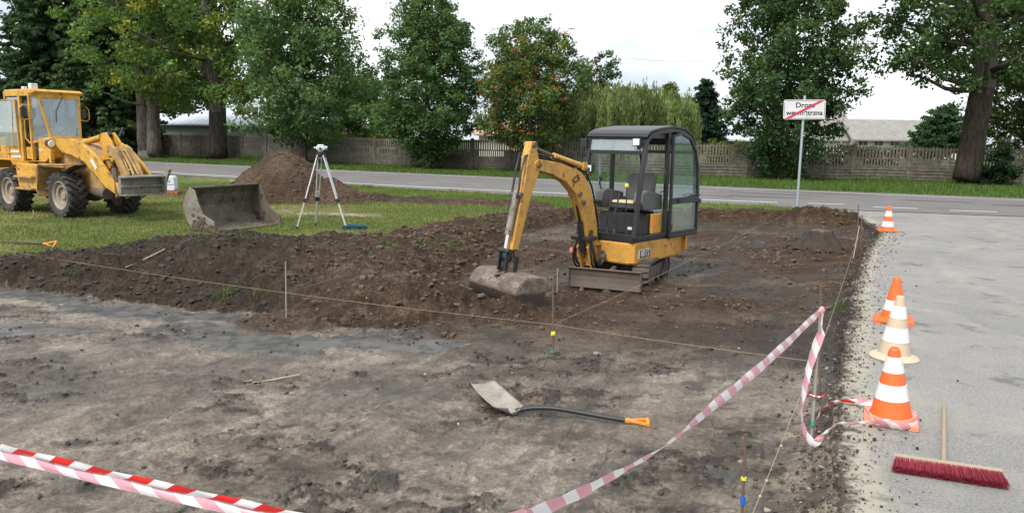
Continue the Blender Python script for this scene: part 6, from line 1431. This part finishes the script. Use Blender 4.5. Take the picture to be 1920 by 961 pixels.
tape('hanging_band', [(1.95, 4.72, .715), (1.945, 4.69, .60), (1.91, 4.68, .48), (1.865, 4.65, .33), (1.825, 4.6, .14), (1.83, 4.55, .0), (1.875, 4.5, -.06), (1.93, 4.49, -.0), (2.04, 4.575, .035), (2.15, 4.60, .03), (2.27, 4.59, .045), (2.36, 4.56, .06)],
     [.045, .055, .055, .05, .05, .055, .05, .04, .03, .028, .04, .05], [0, 10, 20, 25, 20, 15, 0, 10, 30, 40, 35, 20], T_back, tr)
tape('base_wrap', [(2.26, 4.68, .10), (2.29, 4.56, .055), (2.37, 4.56, .04), (2.47, 4.555, .03), (2.555, 4.60, .045), (2.57, 4.74, .05), (2.52, 4.88, .05), (2.33, 4.96, .055)], [.04, .05, .05, .05, .055, .05, .045, .04], [35, 40, 25, 15, 10, 15, 15, 10], T_back, tr)
tape('loose_tail', [(1.97, 4.74, -.02), (2.03, 4.82, .02), (2.12, 4.93, .035), (2.20, 5.0, .03), (2.28, 5.03, .03), (2.36, 5.0, .04), (2.42, 4.95, .06)], [.03, .035, .035, .03, .035, .035, .03], [15, 20, 40, 20, 35, 20, 20], T_front, tr)
MB().ball((1.952, 4.725, .722), .022, 10, (.9, .9, 1.2)).build('knot', T_back, tr)
kt = MB(); kt.ball((1.925, 4.66, .185), .012, 8); kt.build('small_knot', M['red'], tr)
tape('scrap', [(1.86, 4.64, .20), (1.90, 4.65, .19), (1.95, 4.66, .18), (1.99, 4.67, .188)], [.02, .014, .012, .02], [10, 30, 20, 10], T_front, tr)
tape('scrap', [(2.03, 5.1, .14), (2.045, 5.1, .16), (2.06, 5.1, .13)], [.012, .014, .012], [10, 30, 20], T_front, tr)

# ---------------------------------------------------------------- stump, stick, pallet and sack
def stump():
    t = thing('tree_stump', 'dark earth-covered stump with a pale flat top in the far part of the pit', 'stump', (5.70, 14.15, hz(5.7, 14.15)+.05)); v = []; f = []; n = 44; rings = [(.42, -.04), (.36, .06), (.27, .17), (.235, .27), (.22, .30), (.17, .315)]
    for i, (r, z) in enumerate(rings):
        for k in range(n): a = 2*PI*k/n; q = 1+.10*math.sin(5*a+i*.4)+.06*math.sin(11*a+i)+.05*math.sin(17*a); v.append((r*q*math.cos(a), r*q*math.sin(a), z+.012*math.sin(7*a+i)))
    f = [(i*n+k, i*n+(k+1) % n, (i+1)*n+(k+1) % n, (i+1)*n+k) for i in range(len(rings)-1) for k in range(n)]+[tuple((len(rings)-1)*n+k for k in range(n))]
    MB().add(v, f, True).build('bark', paint('stump_bark', (.045, .034, .026), .5, .9, (.02, .016, .013), bump=1.0, sc=9), t); MB().lathe([(.001, .322), (.12, .322), (.145, .314), (.16, .30)], (-.01, -.03, 0), (0.02, -.04, 1), 20).build('cut_top', M['mudsteel'], t)
    x = rng.normal(5.7, .33, 500); y = rng.normal(14.1, .28, 500); scatter_clods('stump_clods', x, y, np.clip(.012*np.exp(rng.exponential(.5, 500)), .01, .05), clod_mat, np.array([[.035, .027, .021]])*rng.uniform(.6, 1.4, (500, 1)))
stump()
def stick(label, pts, r):
    P = [Vector((x, y, hz(x, y)+r*.7)) for x, y in pts]; o = MB().tube(P, [r*.9, r, r*.95, r*.7][:len(P)], 8).build('wooden_stick', M['wood'], None); tag(o, label, 'stick', 'loose sticks on the mud')
stick('short wooden stick lying on the mud left of the shovel', [(-2.07, 5.96), (-1.95, 6.07), (-1.77, 6.23)], .012)
stick('stubby dark chip of wood beside the short stick', [(-2.16, 6.0), (-2.10, 6.02)], .010)
stick('thin twig on the dark soil near the grass at the left', [(-4.9, 9.6), (-4.7, 9.75), (-4.55, 9.95)], .011)
for i, (x, y, s, lb) in enumerate([(.82, 7.05, .035, 'small pale stone on the mud right of the tagged rod'), (-1.9, 5.0, .022, 'little light stone on the mud below the wooden stick'), (.22, 3.95, .028, 'flat pale stone near the bottom edge beside the rising tape'), (-.9, 9.3, .05, 'rounded brown stone lump in front of the left end of the ditching bucket'), (1.45, 4.55, .022, 'small light pebble below the tape near the pit edge')]):
    v = IV*np.array([1.3, 1, .6])*s*(1+.2*rng.standard_normal((len(IV), 1))*.6); o = link('stone', np_mesh('stone', v, IF, M['steel'] if i != 3 else clod_flat)); o.location = (x, y, hz(x, y)+s*.3); tag(o, lb, 'stone', 'loose stones')
def pallet():
    t = thing('brick_stack', 'low flat stack of red bricks beneath a white sack behind the loader attachment', 'bricks', (-10.05, 22.0, 0), .1)
    for r in range(2):
        for c in range(9): b = MB().box(-.50+c*.112, -.395+c*.112, -.25, -.01, .005+r*.07, .07+r*.07).box(-.50+c*.112, -.395+c*.112, .01, .25, .005+r*.07, .07+r*.07); b.build('brick_row', M['brick'], t, .004)
    s = thing('foil_sack', 'white and pale blue foil-wrapped sack standing on the red bricks', 'sack', (-9.86, 22.02, .146), .1)
    mb = MB(); mb.prism([(-.20, 0), (.20, 0), (.225, .08), (.215, .22), (.20, .36), (.17, .42), (-.16, .425), (-.20, .35), (-.215, .2), (-.225, .08)], -.16, .16); sk = mb.build('wrapping', M['bag'], s, .03)
    text_obj('lettering', 'nan', .12, Matrix.Translation((.02, -.163, .28)) @ Matrix.Rotation(PI/2, 4, 'X'), M['blue'], sk, .0006, .002); MB().box(-.20, .20, -.164, -.161, .175, .19).build('printed_band', M['blue'], sk)
pallet()
try: tag(bpy.data.objects['ground'], kind='structure')
except KeyError: pass
